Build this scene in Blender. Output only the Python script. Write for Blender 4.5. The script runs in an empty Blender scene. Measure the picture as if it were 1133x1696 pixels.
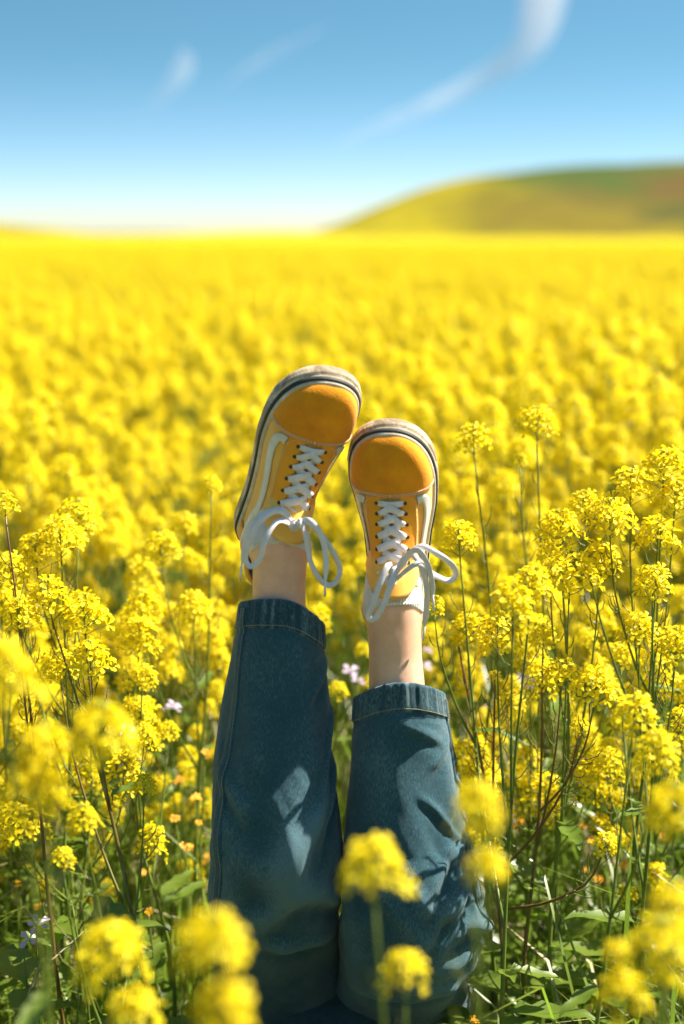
import bpy, math, random
import numpy as np
from mathutils import Vector, Matrix

# ------------------------------------------------------------------ camera, sky, sun, exposure
scene = bpy.context.scene
col = scene.collection
R = math.radians
CAM_Z = 1.2
FPX = 50.0 / 36.0 * 1696.0
PITCH = math.atan((848 - 385) / FPX)

cam_data = bpy.data.cameras.new("camera")
cam_data.lens = 50
cam_data.sensor_fit = 'VERTICAL'
cam_data.sensor_height = 36
cam_data.sensor_width = 24
cam_data.clip_start = 0.02
cam_data.clip_end = 20000
cam_data.dof.use_dof = True
cam_data.dof.focus_distance = 1.66
cam_data.dof.aperture_fstop = 2.15
cam = bpy.data.objects.new("camera", cam_data)
cam.location = (0, 0, CAM_Z)
cam.rotation_euler = (math.pi / 2 - PITCH, 0, 0)
col.objects.link(cam)
scene.camera = cam

SUN_EL, SUN_ROT = R(54), R(73)
SUN_DIR = Vector((math.cos(SUN_EL) * math.sin(SUN_ROT), math.cos(SUN_EL) * math.cos(SUN_ROT), math.sin(SUN_EL)))
world = bpy.data.worlds.new("World")
scene.world = world
world.use_nodes = True
wn = world.node_tree
bg = wn.nodes["Background"]
sky = wn.nodes.new("ShaderNodeTexSky")
sky.sky_type = 'NISHITA'
sky.sun_disc = False
sky.sun_elevation = SUN_EL
sky.sun_rotation = SUN_ROT
sky.altitude = 200
sky.air_density = 1.15
sky.dust_density = 0.35
sky.ozone_density = 3.0
# the air is clear: the pale band hugs the horizon and the blue starts low
_stc = wn.nodes.new("ShaderNodeTexCoord")
_svm = wn.nodes.new("ShaderNodeVectorMath"); _svm.operation = 'MULTIPLY'; _svm.inputs[1].default_value = (1, 1, 2.6)
_svn = wn.nodes.new("ShaderNodeVectorMath"); _svn.operation = 'NORMALIZE'
wn.links.new(_stc.outputs["Generated"], _svm.inputs[0]); wn.links.new(_svm.outputs[0], _svn.inputs[0])
wn.links.new(_svn.outputs[0], sky.inputs[0])
_sep = wn.nodes.new("ShaderNodeSeparateXYZ"); wn.links.new(_stc.outputs["Generated"], _sep.inputs[0])
_smr = wn.nodes.new("ShaderNodeMapRange"); _smr.interpolation_type = 'SMOOTHSTEP'
_smr.inputs[1].default_value = -0.01; _smr.inputs[2].default_value = 0.13
wn.links.new(_sep.outputs[2], _smr.inputs[0])
_stn = wn.nodes.new("ShaderNodeMix"); _stn.data_type = 'RGBA'
_stn.inputs[6].default_value = (0.80, 0.86, 0.95, 1); _stn.inputs[7].default_value = (0.50, 0.75, 0.70, 1)
wn.links.new(_smr.outputs[0], _stn.inputs[0])
_smx = wn.nodes.new("ShaderNodeMix"); _smx.data_type = 'RGBA'; _smx.blend_type = 'MULTIPLY'
_smx.inputs[0].default_value = 1.0
wn.links.new(_stn.outputs[2], _smx.inputs[7])
wn.links.new(sky.outputs[0], _smx.inputs[6]); wn.links.new(_smx.outputs[2], bg.inputs[0])
bg.inputs[1].default_value = 0.059

sd = bpy.data.lights.new("sun", 'SUN')
sd.energy = 4.2
sd.angle = R(0.55)
sd.color = (1.0, 0.93, 0.80)
sun = bpy.data.objects.new("sun", sd)
sun.rotation_euler = SUN_DIR.to_track_quat('Z', 'Y').to_euler()
sun.location = (5, 2, 10)
col.objects.link(sun)

vs = scene.view_settings
vs.view_transform = 'Standard'
vs.look = 'None'
vs.exposure = 1.76
vs.gamma = 1.0
vs.use_curve_mapping = False

cy = scene.cycles
cy.use_denoising = True
cy.max_bounces = 6
cy.diffuse_bounces = 4
cy.glossy_bounces = 2
cy.transmission_bounces = 4
cy.transparent_max_bounces = 6
cy.volume_bounces = 1
cy.sample_clamp_indirect = 6

# ------------------------------------------------------------------ helpers
rnd = random.Random(7)
CP, SP = math.cos(PITCH), math.sin(PITCH)


def at(px, py, Y):
    """World point at distance Y (metres ahead of the camera) seen at photograph pixel px, py."""
    xc = (px - 566.5) / FPX
    yc = -(py - 848) / FPX
    d = Vector((xc, CP + SP * yc, -SP + CP * yc))
    return Vector((0, 0, CAM_Z)) + d * (Y / d.y)


def project(p):
    v = Vector(p) - Vector((0, 0, CAM_Z))
    z = v.y * CP - v.z * SP
    y = v.y * SP + v.z * CP
    if z <= 0.01:
        return None
    return 566.5 + v.x / z * FPX, 848 - y / z * FPX


def tag(o, label=None, cat=None, group=None, kind=None):
    if label: o["label"] = label
    if cat: o["category"] = cat
    if group: o["group"] = group
    if kind: o["kind"] = kind
    return o


def empty(name, loc=(0, 0, 0), rz=0.0):
    o = bpy.data.objects.new(name, None)
    o.empty_display_size = 0.05
    o.location = loc
    o.rotation_euler = (0, 0, rz)
    col.objects.link(o)
    return o


def link(name, me, parent=None):
    o = bpy.data.objects.new(name, me)
    col.objects.link(o)
    if parent is not None:
        o.parent = parent
    return o


class MB:
    def __init__(self):
        self.v, self.f, self.m = [], [], []

    def add(self, verts, faces, mi=0):
        b = len(self.v)
        self.v.extend([tuple(p) for p in verts])
        self.f.extend([tuple(b + i for i in f) for f in faces])
        self.m.extend([mi] * len(faces))

    def grid(self, rows, closed=False, mi=0, flip=False):
        n = len(rows[0])
        faces = []
        for i in range(len(rows) - 1):
            for j in range(n if closed else n - 1):
                a, b = i * n + j, i * n + (j + 1) % n
                c, d = (i + 1) * n + (j + 1) % n, (i + 1) * n + j
                faces.append((a, d, c, b) if flip else (a, b, c, d))
        self.add([p for r in rows for p in r], faces, mi)

    def tube(self, pts, radii, sides=5, mi=0, cap=True):
        rows = []
        ref = None
        for i, p in enumerate(pts):
            a = pts[max(i - 1, 0)]
            b = pts[min(i + 1, len(pts) - 1)]
            t = (Vector(b) - Vector(a))
            t = t.normalized() if t.length > 1e-9 else Vector((0, 0, 1))
            if ref is None:
                ref = t.orthogonal().normalized()
            ref = ref - t * ref.dot(t)
            ref = ref.normalized() if ref.length > 1e-6 else t.orthogonal().normalized()
            bn = t.cross(ref)
            r = radii[i] if hasattr(radii, '__len__') else radii
            rows.append([Vector(p) + (ref * math.cos(k * 2 * math.pi / sides) + bn * math.sin(k * 2 * math.pi / sides)) * r for k in range(sides)])
        b = len(self.v)
        self.grid(rows, closed=True, mi=mi)
        if cap:
            self.f.append(tuple(b + k for k in reversed(range(sides)))); self.m.append(mi)
            e = b + (len(pts) - 1) * sides
            self.f.append(tuple(e + k for k in range(sides))); self.m.append(mi)

    def mesh(self, name, mats, smooth=True):
        me = bpy.data.meshes.new(name)
        me.from_pydata(self.v, [], self.f)
        if not isinstance(mats, (list, tuple)):
            mats = [mats]
        for m in mats:
            me.materials.append(m)
        if len(mats) > 1:
            me.polygons.foreach_set("material_index", self.m)
        if smooth:
            me.polygons.foreach_set("use_smooth", [True] * len(me.polygons))
        me.update()
        return me

    def build(self, name, mats, parent=None, smooth=True):
        return link(name, self.mesh(name, mats, smooth), parent)


def spline(pts, n):
    """Catmull-Rom through pts, n samples."""
    P = [Vector(p) for p in pts]
    P = [P[0] * 2 - P[1]] + P + [P[-1] * 2 - P[-2]]
    out = []
    segs = len(P) - 3
    for k in range(n):
        u = k / (n - 1) * segs
        i = min(int(u), segs - 1)
        t = u - i
        p0, p1, p2, p3 = P[i:i + 4]
        out.append(0.5 * ((2 * p1) + (p2 - p0) * t + (2 * p0 - 5 * p1 + 4 * p2 - p3) * t * t + (3 * p1 - p0 - 3 * p2 + p3) * t ** 3))
    return out


def sstep(a, b, x):
    t = min(max((x - a) / (b - a), 0), 1)
    return t * t * (3 - 2 * t)


# ------------------------------------------------------------------ materials
def new_mat(name):
    m = bpy.data.materials.new(name)
    m.use_nodes = True
    nt = m.node_tree
    b = nt.nodes["Principled BSDF"]
    return m, nt, b


def node(nt, kind, **kw):
    n = nt.nodes.new(kind)
    for k, v in kw.items():
        setattr(n, k, v)
    return n


def ramp(nt, stops):
    r = nt.nodes.new("ShaderNodeValToRGB")
    e = r.color_ramp.elements
    while len(e) < len(stops):
        e.new(0.5)
    for i, (p, c) in enumerate(stops):
        e[i].position = p
        e[i].color = (*c, 1)
    return r


def noise(nt, scale, detail=3, rough=0.55, coord="Object", dist=0.0, vec=None):
    n = nt.nodes.new("ShaderNodeTexNoise")
    n.inputs["Scale"].default_value = scale
    n.inputs["Detail"].default_value = detail
    n.inputs["Roughness"].default_value = rough
    n.inputs["Distortion"].default_value = dist
    if vec is None:
        tc = nt.nodes.new("ShaderNodeTexCoord")
        vec = tc.outputs[coord]
    nt.links.new(vec, n.inputs["Vector"])
    return n


def bump(nt, b, height, strength, dist=0.001):
    bp = nt.nodes.new("ShaderNodeBump")
    bp.inputs["Strength"].default_value = strength
    bp.inputs["Distance"].default_value = dist
    nt.links.new(height, bp.inputs["Height"])
    nt.links.new(bp.outputs[0], b.inputs["Normal"])
    return bp


def mix_rgb(nt, fac, a, b, blend='MIX'):
    m = nt.nodes.new("ShaderNodeMix")
    m.data_type = 'RGBA'
    m.blend_type = blend
    for sock, v in ((m.inputs[0], fac), (m.inputs[6], a), (m.inputs[7], b)):
        if isinstance(v, (int, float)):
            sock.default_value = v
        elif isinstance(v, tuple):
            sock.default_value = (*v, 1) if len(v) == 3 else v
        else:
            nt.links.new(v, sock)
    return m.outputs[2]


def plant_mat(name, c1, c2, translucent, rough=0.5, tcol=None, nscale=60.0, spec=0.4):
    """Thin vegetable tissue: glossy diffuse on top of translucent transmission, colour varies by plant and by noise."""
    m, nt, b = new_mat(name)
    oi = nt.nodes.new("ShaderNodeObjectInfo")
    n = noise(nt, nscale, 2)
    add = node(nt, "ShaderNodeMath", operation='MULTIPLY_ADD')
    add.inputs[1].default_value = 0.5
    nt.links.new(oi.outputs["Random"], add.inputs[0])
    sub = node(nt, "ShaderNodeMath", operation='MULTIPLY_ADD')
    sub.inputs[1].default_value = 1.2
    sub.inputs[2].default_value = -0.35
    nt.links.new(n.outputs[0], sub.inputs[0])
    nt.links.new(sub.outputs[0], add.inputs[2])
    c = mix_rgb(nt, add.outputs[0], c1, c2)
    nt.links.new(c, b.inputs["Base Color"])
    b.inputs["Roughness"].default_value = rough
    b.inputs["Specular IOR Level"].default_value = spec
    if translucent > 0:
        tr = nt.nodes.new("ShaderNodeBsdfTranslucent")
        if tcol:
            tr.inputs[0].default_value = (*tcol, 1)
        else:
            nt.links.new(c, tr.inputs[0])
        ms = nt.nodes.new("ShaderNodeMixShader")
        ms.inputs[0].default_value = translucent
        nt.links.new(b.outputs[0], ms.inputs[1])
        nt.links.new(tr.outputs[0], ms.inputs[2])
        nt.links.new(ms.outputs[0], nt.nodes["Material Output"].inputs[0])
    return m


PETAL = plant_mat("petal", (0.90, 0.705, 0.006), (0.94, 0.785, 0.012), 0.5, 0.5, nscale=40, spec=0.2)
BUD = plant_mat("bud", (0.55, 0.50, 0.03), (0.35, 0.40, 0.04), 0.25, 0.5)
STEM = plant_mat("stem_green", (0.11, 0.17, 0.022), (0.20, 0.26, 0.04), 0.12, 0.42, nscale=15)
STEMRED = plant_mat("stem_red", (0.10, 0.17, 0.030), (0.22, 0.055, 0.03), 0.0, 0.4, nscale=6)
POD = plant_mat("pod", (0.13, 0.18, 0.04), (0.26, 0.22, 0.07), 0.15, 0.4, nscale=20)
LEAF = plant_mat("leaf", (0.09, 0.145, 0.016), (0.17, 0.23, 0.028), 0.4, 0.36, nscale=25, tcol=(0.22, 0.38, 0.03), spec=0.5)
GRASS = plant_mat("grass_blade", (0.10, 0.155, 0.014), (0.21, 0.26, 0.034), 0.4, 0.38, nscale=3, tcol=(0.25, 0.40, 0.04), spec=0.5)
STRAW = plant_mat("straw", (0.55, 0.46, 0.26), (0.38, 0.30, 0.15), 0.2, 0.5, nscale=8)
ORANGE = plant_mat("orange_petal", (0.90, 0.36, 0.01), (0.95, 0.52, 0.02), 0.35, 0.5)
LILAC = plant_mat("lilac_petal", (0.55, 0.42, 0.62), (0.72, 0.60, 0.74), 0.4, 0.5)


def cloth_mat(name, c1, c2, scale=1200.0, bstr=0.35, rough=0.9, sheen=0.3, mottling=25.0, dirt=None):
    m, nt, b = new_mat(name)
    n = noise(nt, mottling, 5, 0.6)
    r = ramp(nt, [(0.3, c1), (0.7, c2)])
    nt.links.new(n.outputs[0], r.inputs[0])
    c = r.outputs[0]
    if dirt:
        n2 = noise(nt, 9.0, 6, 0.65)
        r2 = ramp(nt, [(0.52, (0, 0, 0)), (0.72, (1, 1, 1))])
        nt.links.new(n2.outputs[0], r2.inputs[0])
        mu = node(nt, "ShaderNodeMath", operation='MULTIPLY')
        mu.inputs[1].default_value = dirt[1]
        nt.links.new(r2.outputs[0], mu.inputs[0])
        c = mix_rgb(nt, mu.outputs[0], c, dirt[0])
    nt.links.new(c, b.inputs["Base Color"])
    b.inputs["Roughness"].default_value = rough
    b.inputs["Specular IOR Level"].default_value = 0.2
    b.inputs["Sheen Weight"].default_value = sheen
    b.inputs["Sheen Roughness"].default_value = 0.6
    f = noise(nt, scale, 2, 0.7)
    bump(nt, b, f.outputs[0], bstr, 0.0006)
    return m


SUEDE = cloth_mat("suede_toe", (0.88, 0.285, 0.004), (0.97, 0.365, 0.007), 420, 0.9, 0.95, 0.1, 55, ((0.40, 0.15, 0.015), 0.45))
SUEDE2 = cloth_mat("suede_side", (0.90, 0.325, 0.016), (0.97, 0.405, 0.026), 420, 0.8, 0.95, 0.1, 30, ((0.45, 0.2, 0.04), 0.25))
CANVAS = cloth_mat("canvas", (0.95, 0.485, 0.070), (0.98, 0.565, 0.105), 1500, 0.5, 0.9, 0.2, 40, ((0.55, 0.33, 0.09), 0.3))
LINING = cloth_mat("lining", (0.72, 0.62, 0.5), (0.8, 0.7, 0.58), 900, 0.3)
STRIPE = cloth_mat("stripe_leather", (0.72, 0.68, 0.58), (0.82, 0.79, 0.70), 500, 0.15, 0.55, 0.0, 60, ((0.5, 0.42, 0.3), 0.4))
LACE = cloth_mat("lace_cotton", (0.74, 0.67, 0.65), (0.86, 0.79, 0.77), 900, 0.9, 0.9, 0.2, 80, ((0.55, 0.5, 0.45), 0.25))
SOCK = cloth_mat("sock_cotton", (0.74, 0.68, 0.60), (0.82, 0.77, 0.70), 1200, 0.4, 0.95, 0.3, 60)
THREAD = cloth_mat("thread", (0.85, 0.60, 0.32), (0.92, 0.70, 0.42), 2000, 0.2)
JTHREAD = cloth_mat("jeans_thread", (0.26, 0.25, 0.17), (0.36, 0.33, 0.22), 2000, 0.2)


def rubber_mat(name, c, dirt, amount):
    m, nt, b = new_mat(name)
    n = noise(nt, 28, 7, 0.7, dist=0.6)
    r = ramp(nt, [(0.40, dirt), (0.66, c)])
    nt.links.new(n.outputs[0], r.inputs[0])
    cc = mix_rgb(nt, amount, c, r.outputs[0])
    n2 = noise(nt, 160, 4, 0.7)
    r2 = ramp(nt, [(0.58, (0, 0, 0)), (0.7, (1, 1, 1))])
    nt.links.new(n2.outputs[0], r2.inputs[0])
    mu = node(nt, "ShaderNodeMath", operation='MULTIPLY')
    mu.inputs[1].default_value = 0.55
    nt.links.new(r2.outputs[0], mu.inputs[0])
    nt.links.new(mix_rgb(nt, mu.outputs[0], cc, dirt), b.inputs["Base Color"])
    b.inputs["Roughness"].default_value = 0.6
    b.inputs["Specular IOR Level"].default_value = 0.3
    bump(nt, b, n2.outputs[0], 0.3, 0.0008)
    return m


RUBBER = rubber_mat("foxing_rubber", (0.88, 0.74, 0.52), (0.22, 0.15, 0.085), 0.85)
BUMPER = rubber_mat("bumper_rubber", (0.76, 0.62, 0.42), (0.16, 0.11, 0.065), 0.9)
EDGE = rubber_mat("foxing_edge", (0.72, 0.64, 0.50), (0.40, 0.30, 0.18), 0.6)
BLACK = rubber_mat("stripe_rubber", (0.020, 0.022, 0.022), (0.06, 0.055, 0.045), 0.6)
SOLEB = rubber_mat("outsole_rubber", (0.42, 0.30, 0.18), (0.14, 0.10, 0.07), 0.8)

EYELET, _nt, _b = new_mat("eyelet_hole")
_n = noise(_nt, 300, 2); _r = ramp(_nt, [(0.3, (0.03, 0.018, 0.006)), (0.7, (0.10, 0.06, 0.015))])
_nt.links.new(_n.outputs[0], _r.inputs[0]); _nt.links.new(_r.outputs[0], _b.inputs["Base Color"])
_b.inputs["Roughness"].default_value = 0.6

AGLET, _nt, _b = new_mat("aglet_plastic")
_n = noise(_nt, 200, 2); _r = ramp(_nt, [(0.3, (0.75, 0.73, 0.70)), (0.7, (0.85, 0.84, 0.82))])
_nt.links.new(_n.outputs[0], _r.inputs[0]); _nt.links.new(_r.outputs[0], _b.inputs["Base Color"])
_b.inputs["Roughness"].default_value = 0.25

SKIN, _nt, _b = new_mat("skin")
_n = noise(_nt, 34, 6, 0.7)
_r = ramp(_nt, [(0.3, (0.74, 0.41, 0.255)), (0.7, (0.87, 0.54, 0.375))])
_nt.links.new(_n.outputs[0], _r.inputs[0]); _nt.links.new(_r.outputs[0], _b.inputs["Base Color"])
_b.inputs["Roughness"].default_value = 0.48
_b.inputs["Subsurface Weight"].default_value = 0.25
_b.inputs["Subsurface Radius"].default_value = (0.012, 0.005, 0.003)
_b.inputs["Subsurface Scale"].default_value = 0.6
_n2 = noise(_nt, 900, 3); bump(_nt, _b, _n2.outputs[0], 0.12, 0.0006)

# denim: dark teal indigo with twill lines, worn paler along ridges (vertex attribute "wear") and mottling
def denim_mat(name, base, pale):
    m, nt, b = new_mat(name)
    tc = nt.nodes.new("ShaderNodeTexCoord")
    n = noise(nt, 14, 6, 0.65)
    mp = nt.nodes.new("ShaderNodeMapping")
    mp.inputs["Scale"].default_value = (900, 900, 160)
    nt.links.new(tc.outputs["Object"], mp.inputs[0])
    slub = noise(nt, 1.0, 3, 0.6, vec=mp.outputs[0])
    at_ = nt.nodes.new("ShaderNodeAttribute"); at_.attribute_name = "wear"
    add = node(nt, "ShaderNodeMath", operation='MULTIPLY_ADD')
    add.inputs[1].default_value = 0.65
    nsc = node(nt, "ShaderNodeMath", operation='MULTIPLY_ADD'); nsc.inputs[1].default_value = .34; nsc.inputs[2].default_value = .285
    nt.links.new(n.outputs[0], nsc.inputs[0])
    nt.links.new(slub.outputs[0], add.inputs[0]); nt.links.new(nsc.outputs[0], add.inputs[2])
    add2 = node(nt, "ShaderNodeMath", operation='MULTIPLY_ADD')
    add2.inputs[1].default_value = 0.5
    nt.links.new(at_.outputs["Fac"], add2.inputs[0]); nt.links.new(add.outputs[0], add2.inputs[2])
    r = ramp(nt, [(0.50, tuple(x * 0.7 for x in base)), (0.78, base), (1.25 if False else 1.0, pale)])
    nt.links.new(add2.outputs[0], r.inputs[0])
    nt.links.new(r.outputs[0], b.inputs["Base Color"])
    b.inputs["Roughness"].default_value = 0.85
    b.inputs["Specular IOR Level"].default_value = 0.25
    b.inputs["Sheen Weight"].default_value = 0.25
    w = nt.nodes.new("ShaderNodeTexWave")
    w.inputs["Scale"].default_value = 700
    w.inputs["Distortion"].default_value = 1.5
    mp2 = nt.nodes.new("ShaderNodeMapping"); mp2.inputs["Rotation"].default_value = (0.3, 0.9, 0.4)
    nt.links.new(tc.outputs["Object"], mp2.inputs[0]); nt.links.new(mp2.outputs[0], w.inputs[0])
    ad = node(nt, "ShaderNodeMath", operation='ADD')
    nt.links.new(w.outputs["Fac"], ad.inputs[0]); nt.links.new(slub.outputs[0], ad.inputs[1])
    cr = noise(nt, 32, 4, 0.6, dist=0.8)
    b1 = nt.nodes.new("ShaderNodeBump"); b1.inputs["Strength"].default_value = .55; b1.inputs["Distance"].default_value = .004
    nt.links.new(cr.outputs[0], b1.inputs["Height"])
    b2 = bump(nt, b, ad.outputs[0], 0.4, 0.0006)
    nt.links.new(b1.outputs[0], b2.inputs["Normal"])
    return m


DENIM = denim_mat("denim", (0.021, 0.082, 0.112), (0.105, 0.20, 0.235))
DENIM_HEM = denim_mat("denim_hem", (0.018, 0.066, 0.090), (0.17, 0.27, 0.29))

# soil
SOIL, _nt, _b = new_mat("soil")
_n = noise(_nt, 6, 6, 0.65)
_r = ramp(_nt, [(0.3, (0.030, 0.028, 0.012)), (0.55, (0.06, 0.065, 0.02)), (0.75, (0.10, 0.085, 0.04))])
_nt.links.new(_n.outputs[0], _r.inputs[0]); _nt.links.new(_r.outputs[0], _b.inputs["Base Color"])
_b.inputs["Roughness"].default_value = 0.95
bump(_nt, _b, _n.outputs[0], 0.8, 0.03)

# far flowering canopy
CANOPY, _nt, _b = new_mat("far_flower_canopy")
_n = noise(_nt, 1.6, 5, 0.65)
_r = ramp(_nt, [(0.22, (0.26, 0.20, 0.01)), (0.42, (0.36, 0.29, 0.003)), (0.7, (0.42, 0.345, 0.004))])
_nt.links.new(_n.outputs[0], _r.inputs[0]); _nt.links.new(_r.outputs[0], _b.inputs["Base Color"])
_b.inputs["Roughness"].default_value = 0.9
_b.inputs["Specular IOR Level"].default_value = 0.1
bump(_nt, _b, _n.outputs[0], 1.0, 0.25)

# hillside: flowering slope with patches of scrub and bare earth
HILL, _nt, _b = new_mat("hillside")
_tc = _nt.nodes.new("ShaderNodeTexCoord")
_n = noise(_nt, 0.09, 6, 0.6)
_r = ramp(_nt, [(0.30, (0.11, 0.095, 0.003)), (0.46, (0.205, 0.17, 0.0025)), (0.65, (0.29, 0.235, 0.003))])
_nt.links.new(_n.outputs[0], _r.inputs[0])
_c = _r.outputs[0]


def hill_patch(c, centre, radius, colour, k=1.0):
    mp = _nt.nodes.new("ShaderNodeMapping")
    mp.vector_type = 'POINT'
    mp.inputs["Location"].default_value = tuple(-a / b for a, b in zip(centre, radius))
    mp.inputs["Scale"].default_value = tuple(1 / b for b in radius)
    _nt.links.new(_tc.outputs["Object"], mp.inputs[0])
    ln = node(_nt, "ShaderNodeVectorMath", operation='LENGTH')
    _nt.links.new(mp.outputs[0], ln.inputs[0])
    nn = noise(_nt, 0.16, 5, 0.6)
    ad = node(_nt, "ShaderNodeMath", operation='MULTIPLY_ADD')
    ad.inputs[1].default_value = 1.3
    _nt.links.new(nn.outputs[0], ad.inputs[0]); _nt.links.new(ln.outputs["Value"], ad.inputs[2])
    rr = ramp(_nt, [(0.0, (k, k, k)), (1.0, (0, 0, 0))])
    mr = _nt.nodes.new("ShaderNodeMapRange")
    mr.inputs[1].default_value = 1.5; mr.inputs[2].default_value = 2.2
    _nt.links.new(ad.outputs[0], mr.inputs[0]); _nt.links.new(mr.outputs[0], rr.inputs[0])
    return mix_rgb(_nt, rr.outputs[0], c, colour)


HILL_Y = 220.0
_c = hill_patch(_c, (37, 200, 8), (13, 60, 4.2), (0.030, 0.060, 0.012), 0.9)
_c = hill_patch(_c, (28, 190, 3.0), (13, 60, 3.0), (0.10, 0.075, 0.012), 0.8)
_c = hill_patch(_c, (50, 205, 6.2), (12, 60, 2.6), (0.095, 0.052, 0.012), 0.9)
_c = hill_patch(_c, (50, 190, 3.2), (13, 60, 1.5), (0.04, 0.05, 0.012), 0.9)
_nt.links.new(_c, _b.inputs["Base Color"])
_b.inputs["Roughness"].default_value = 0.95
_b.inputs["Specular IOR Level"].default_value = 0.1
bump(_nt, _b, _n.outputs[0], 0.6, 1.0)

# ------------------------------------------------------------------ setting: ground, hills
mb = MB()
xs = [-3000, -600, -150, -40, -12, -4, -2, -1, 0, 1, 2, 4, 12, 40, 150, 600, 3000]
ys = [-400, -60, -12, -4, -1, 0, 1, 2, 3, 4, 6, 10, 20, 40, 80, 160, 400, 1000, 4000]
mb.grid([[(x, y, -0.01 + 0.012 * math.sin(x * 2.1 + y) * math.cos(y * 1.7) * (abs(x) < 6 and abs(y) < 12)) for x in xs] for y in ys], flip=False)
g = mb.build("ground", SOIL)
tag(g, "dark soil under the flowering field", kind="structure")


def hill(name, prof, y0, y1, y2, label):
    """prof: list of (x, height)."""
    px_, ph_ = [p[0] for p in prof], [p[1] for p in prof]
    m = MB()
    X = np.linspace(px_[0], px_[-1], 90)
    H = np.interp(X, px_, ph_)
    k = np.ones(7) / 7
    H = np.convolve(np.pad(H, 3, mode='edge'), k, 'valid')
    rows = []
    for y in np.linspace(y0, y2, 44):
        if y < y1:
            s = math.sin(0.5 * math.pi * (y - y0) / (y1 - y0)) ** 0.9
        else:
            s = math.cos(0.5 * math.pi * (y - y1) / (y2 - y1))
        rows.append([(x, y, -0.4 + (h + 0.4) * s * (1 + 0.012 * math.sin(x * 0.4 + y * 0.21)) if h > 0 else -0.4) for x, h in zip(X, H)])
    m.grid(rows)
    o = m.build(name, HILL)
    tag(o, label, kind="structure")
    return o


sil = [(500, 392), (535, 385), (560, 374), (600, 352), (650, 328), (700, 311), (750, 299), (800, 290), (850, 284), (900, 280), (1000, 273), (1133, 269), (1300, 268), (1600, 280), (2000, 330), (2400, 385)]
hill("hill", [(at(x, y, HILL_Y).x, max(at(x, y, HILL_Y).z, 0.0)) for x, y in sil], 150, HILL_Y, 330, "rounded green and yellow hill behind the field")
hill("hill", [(-150, 0), (-120, 5), (-90, 5.5), (-70, 4.2), (-60, 3.1), (-54, 2.5), (-48, 1.8), (-42, 1.0), (-34, 0)], 165, 230, 300, "low hill at the far end of the field")

# canopy of the far field as one mass of bloom
mb = MB()
ry = np.concatenate([np.arange(26, 60, 0.45), np.arange(60, 140, 2.0), np.arange(140, 420, 14.0)])
nr = np.random.RandomState(3)
rows = []
for y in ry:
    hw = 0.62 * y + 6
    n = 150
    amp = 0.07 * min(1, 26 / y * 1.6)
    base = 0.66 if y > 34 else -0.1 + sstep(26, 34, y) * 0.76
    rows.append([((j / (n - 1) - 0.5) * 2 * hw, y + nr.uniform(-.15, .15), base + nr.uniform(-amp, amp) + 0.10 * math.sin(j * 0.13 + y * 0.05) * sstep(30, 80, y) + sstep(60, 220, y) * (.75 * math.exp(-(((j / (n - 1) - 0.5) * 2 * hw + 10) / 20) ** 2) - .1)) for j in range(n)])
mb.grid(rows)
o = mb.build("flower_canopy", CANOPY)
tag(o, "solid yellow bloom of the distant mustard field", "flower field", kind="stuff")

# ------------------------------------------------------------------ sneakers
SL = 0.262      # length of the upper
Z0 = 0.026      # where the upper meets the rubber


def table(ts, vs_):
    T = np.linspace(0, 1, 401)
    V = np.interp(T, ts, vs_)
    k = np.hanning(41); k /= k.sum()
    V = np.convolve(np.pad(V, 20, mode='edge'), k, 'valid')
    return lambda t: float(np.interp(t, T, V))


W_LAT = table([0, .13, .3, .45, .6, .72, 1], [.033, .033, .034, .0385, .0455, .0475, .0475])
W_MED = table([0, .13, .3, .45, .6, .72, 1], [.031, .0305, .029, .0315, .0395, .0455, .0455])
H_TOP = table([0, .1, .2, .3, .38, .45, .55, .62, .7, .8, .9, 1], [.135, .135, .122, .096, .080, .069, .0545, .046, .0375, .0305, .0265, .0245])
EXP_A = table([0, .25, .38, .5, .65, .8, 1], [.50, .60, .95, 1.05, .82, .64, .58])
EXP_B = table([0, .35, .5, .7, .85, 1], [1., 1., .98, .84, .68, .62])
COLLAR = table([0, .05, .12, .2, .28, .35, .40], [.072, .070, .058, .050, .052, .064, .076])


def halfw(t, side):
    w = W_LAT(t) if side > 0 else W_MED(t)
    if t > .70:
        w *= max(0., 1 - ((t - .70) / .30) ** 2.5) ** (1 / 2.2)
    if t < .13:
        w *= max(0., 1 - ((.13 - t) / .13) ** 2.2) ** .5
    return w * .965


def topz(t):
    h = H_TOP(t)
    if t > .84:
        h *= max(0., 1 - ((t - .84) / .16) ** 2.2) ** (1 / 2.0)
    return h


def yc(t):
    return -0.004 * sstep(.55, 1., t)


def S(t, th, off=0.0):
    """Surface of the upper: t heel to toe, th 0 (lateral feather edge) to pi (medial)."""
    def raw(t, th):
        t = min(max(t, 0.0), 1.0)
        c, s = math.cos(th), max(math.sin(th), 0.0)
        w = halfw(t, 1 if c >= 0 else -1)
        return Vector((t * SL, yc(t) + math.copysign(abs(c) ** EXP_A(t), c) * w, Z0 + topz(t) * s ** EXP_B(t)))
    p = raw(t, th)
    if off:
        e = 0.004
        ta, tb = max(t - e, 0.0005), min(t + e, 0.9995)
        a, b = max(th - .03, 0.02), min(th + .03, math.pi - .02)
        dt = raw(tb, min(max(th, .03), math.pi - .03)) - raw(ta, min(max(th, .03), math.pi - .03))
        dh = raw(t if .001 < t < .999 else (.003 if t < .5 else .997), b) - raw(t if .001 < t < .999 else (.003 if t < .5 else .997), a)
        n = dt.cross(dh)
        if n.length < 1e-12:
            n = Vector((0, 0, 1))
        n.normalize()
        c = Vector((.5 * SL if .2 < t < .8 else (t * SL - .03 if t >= .8 else t * SL + .03), 0, Z0 + .01))
        if n.dot(p - Vector((min(max(t * SL, .04), SL - .04), 0, Z0))) < 0:
            n = -n
        p = p + n * off
    return p


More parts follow.
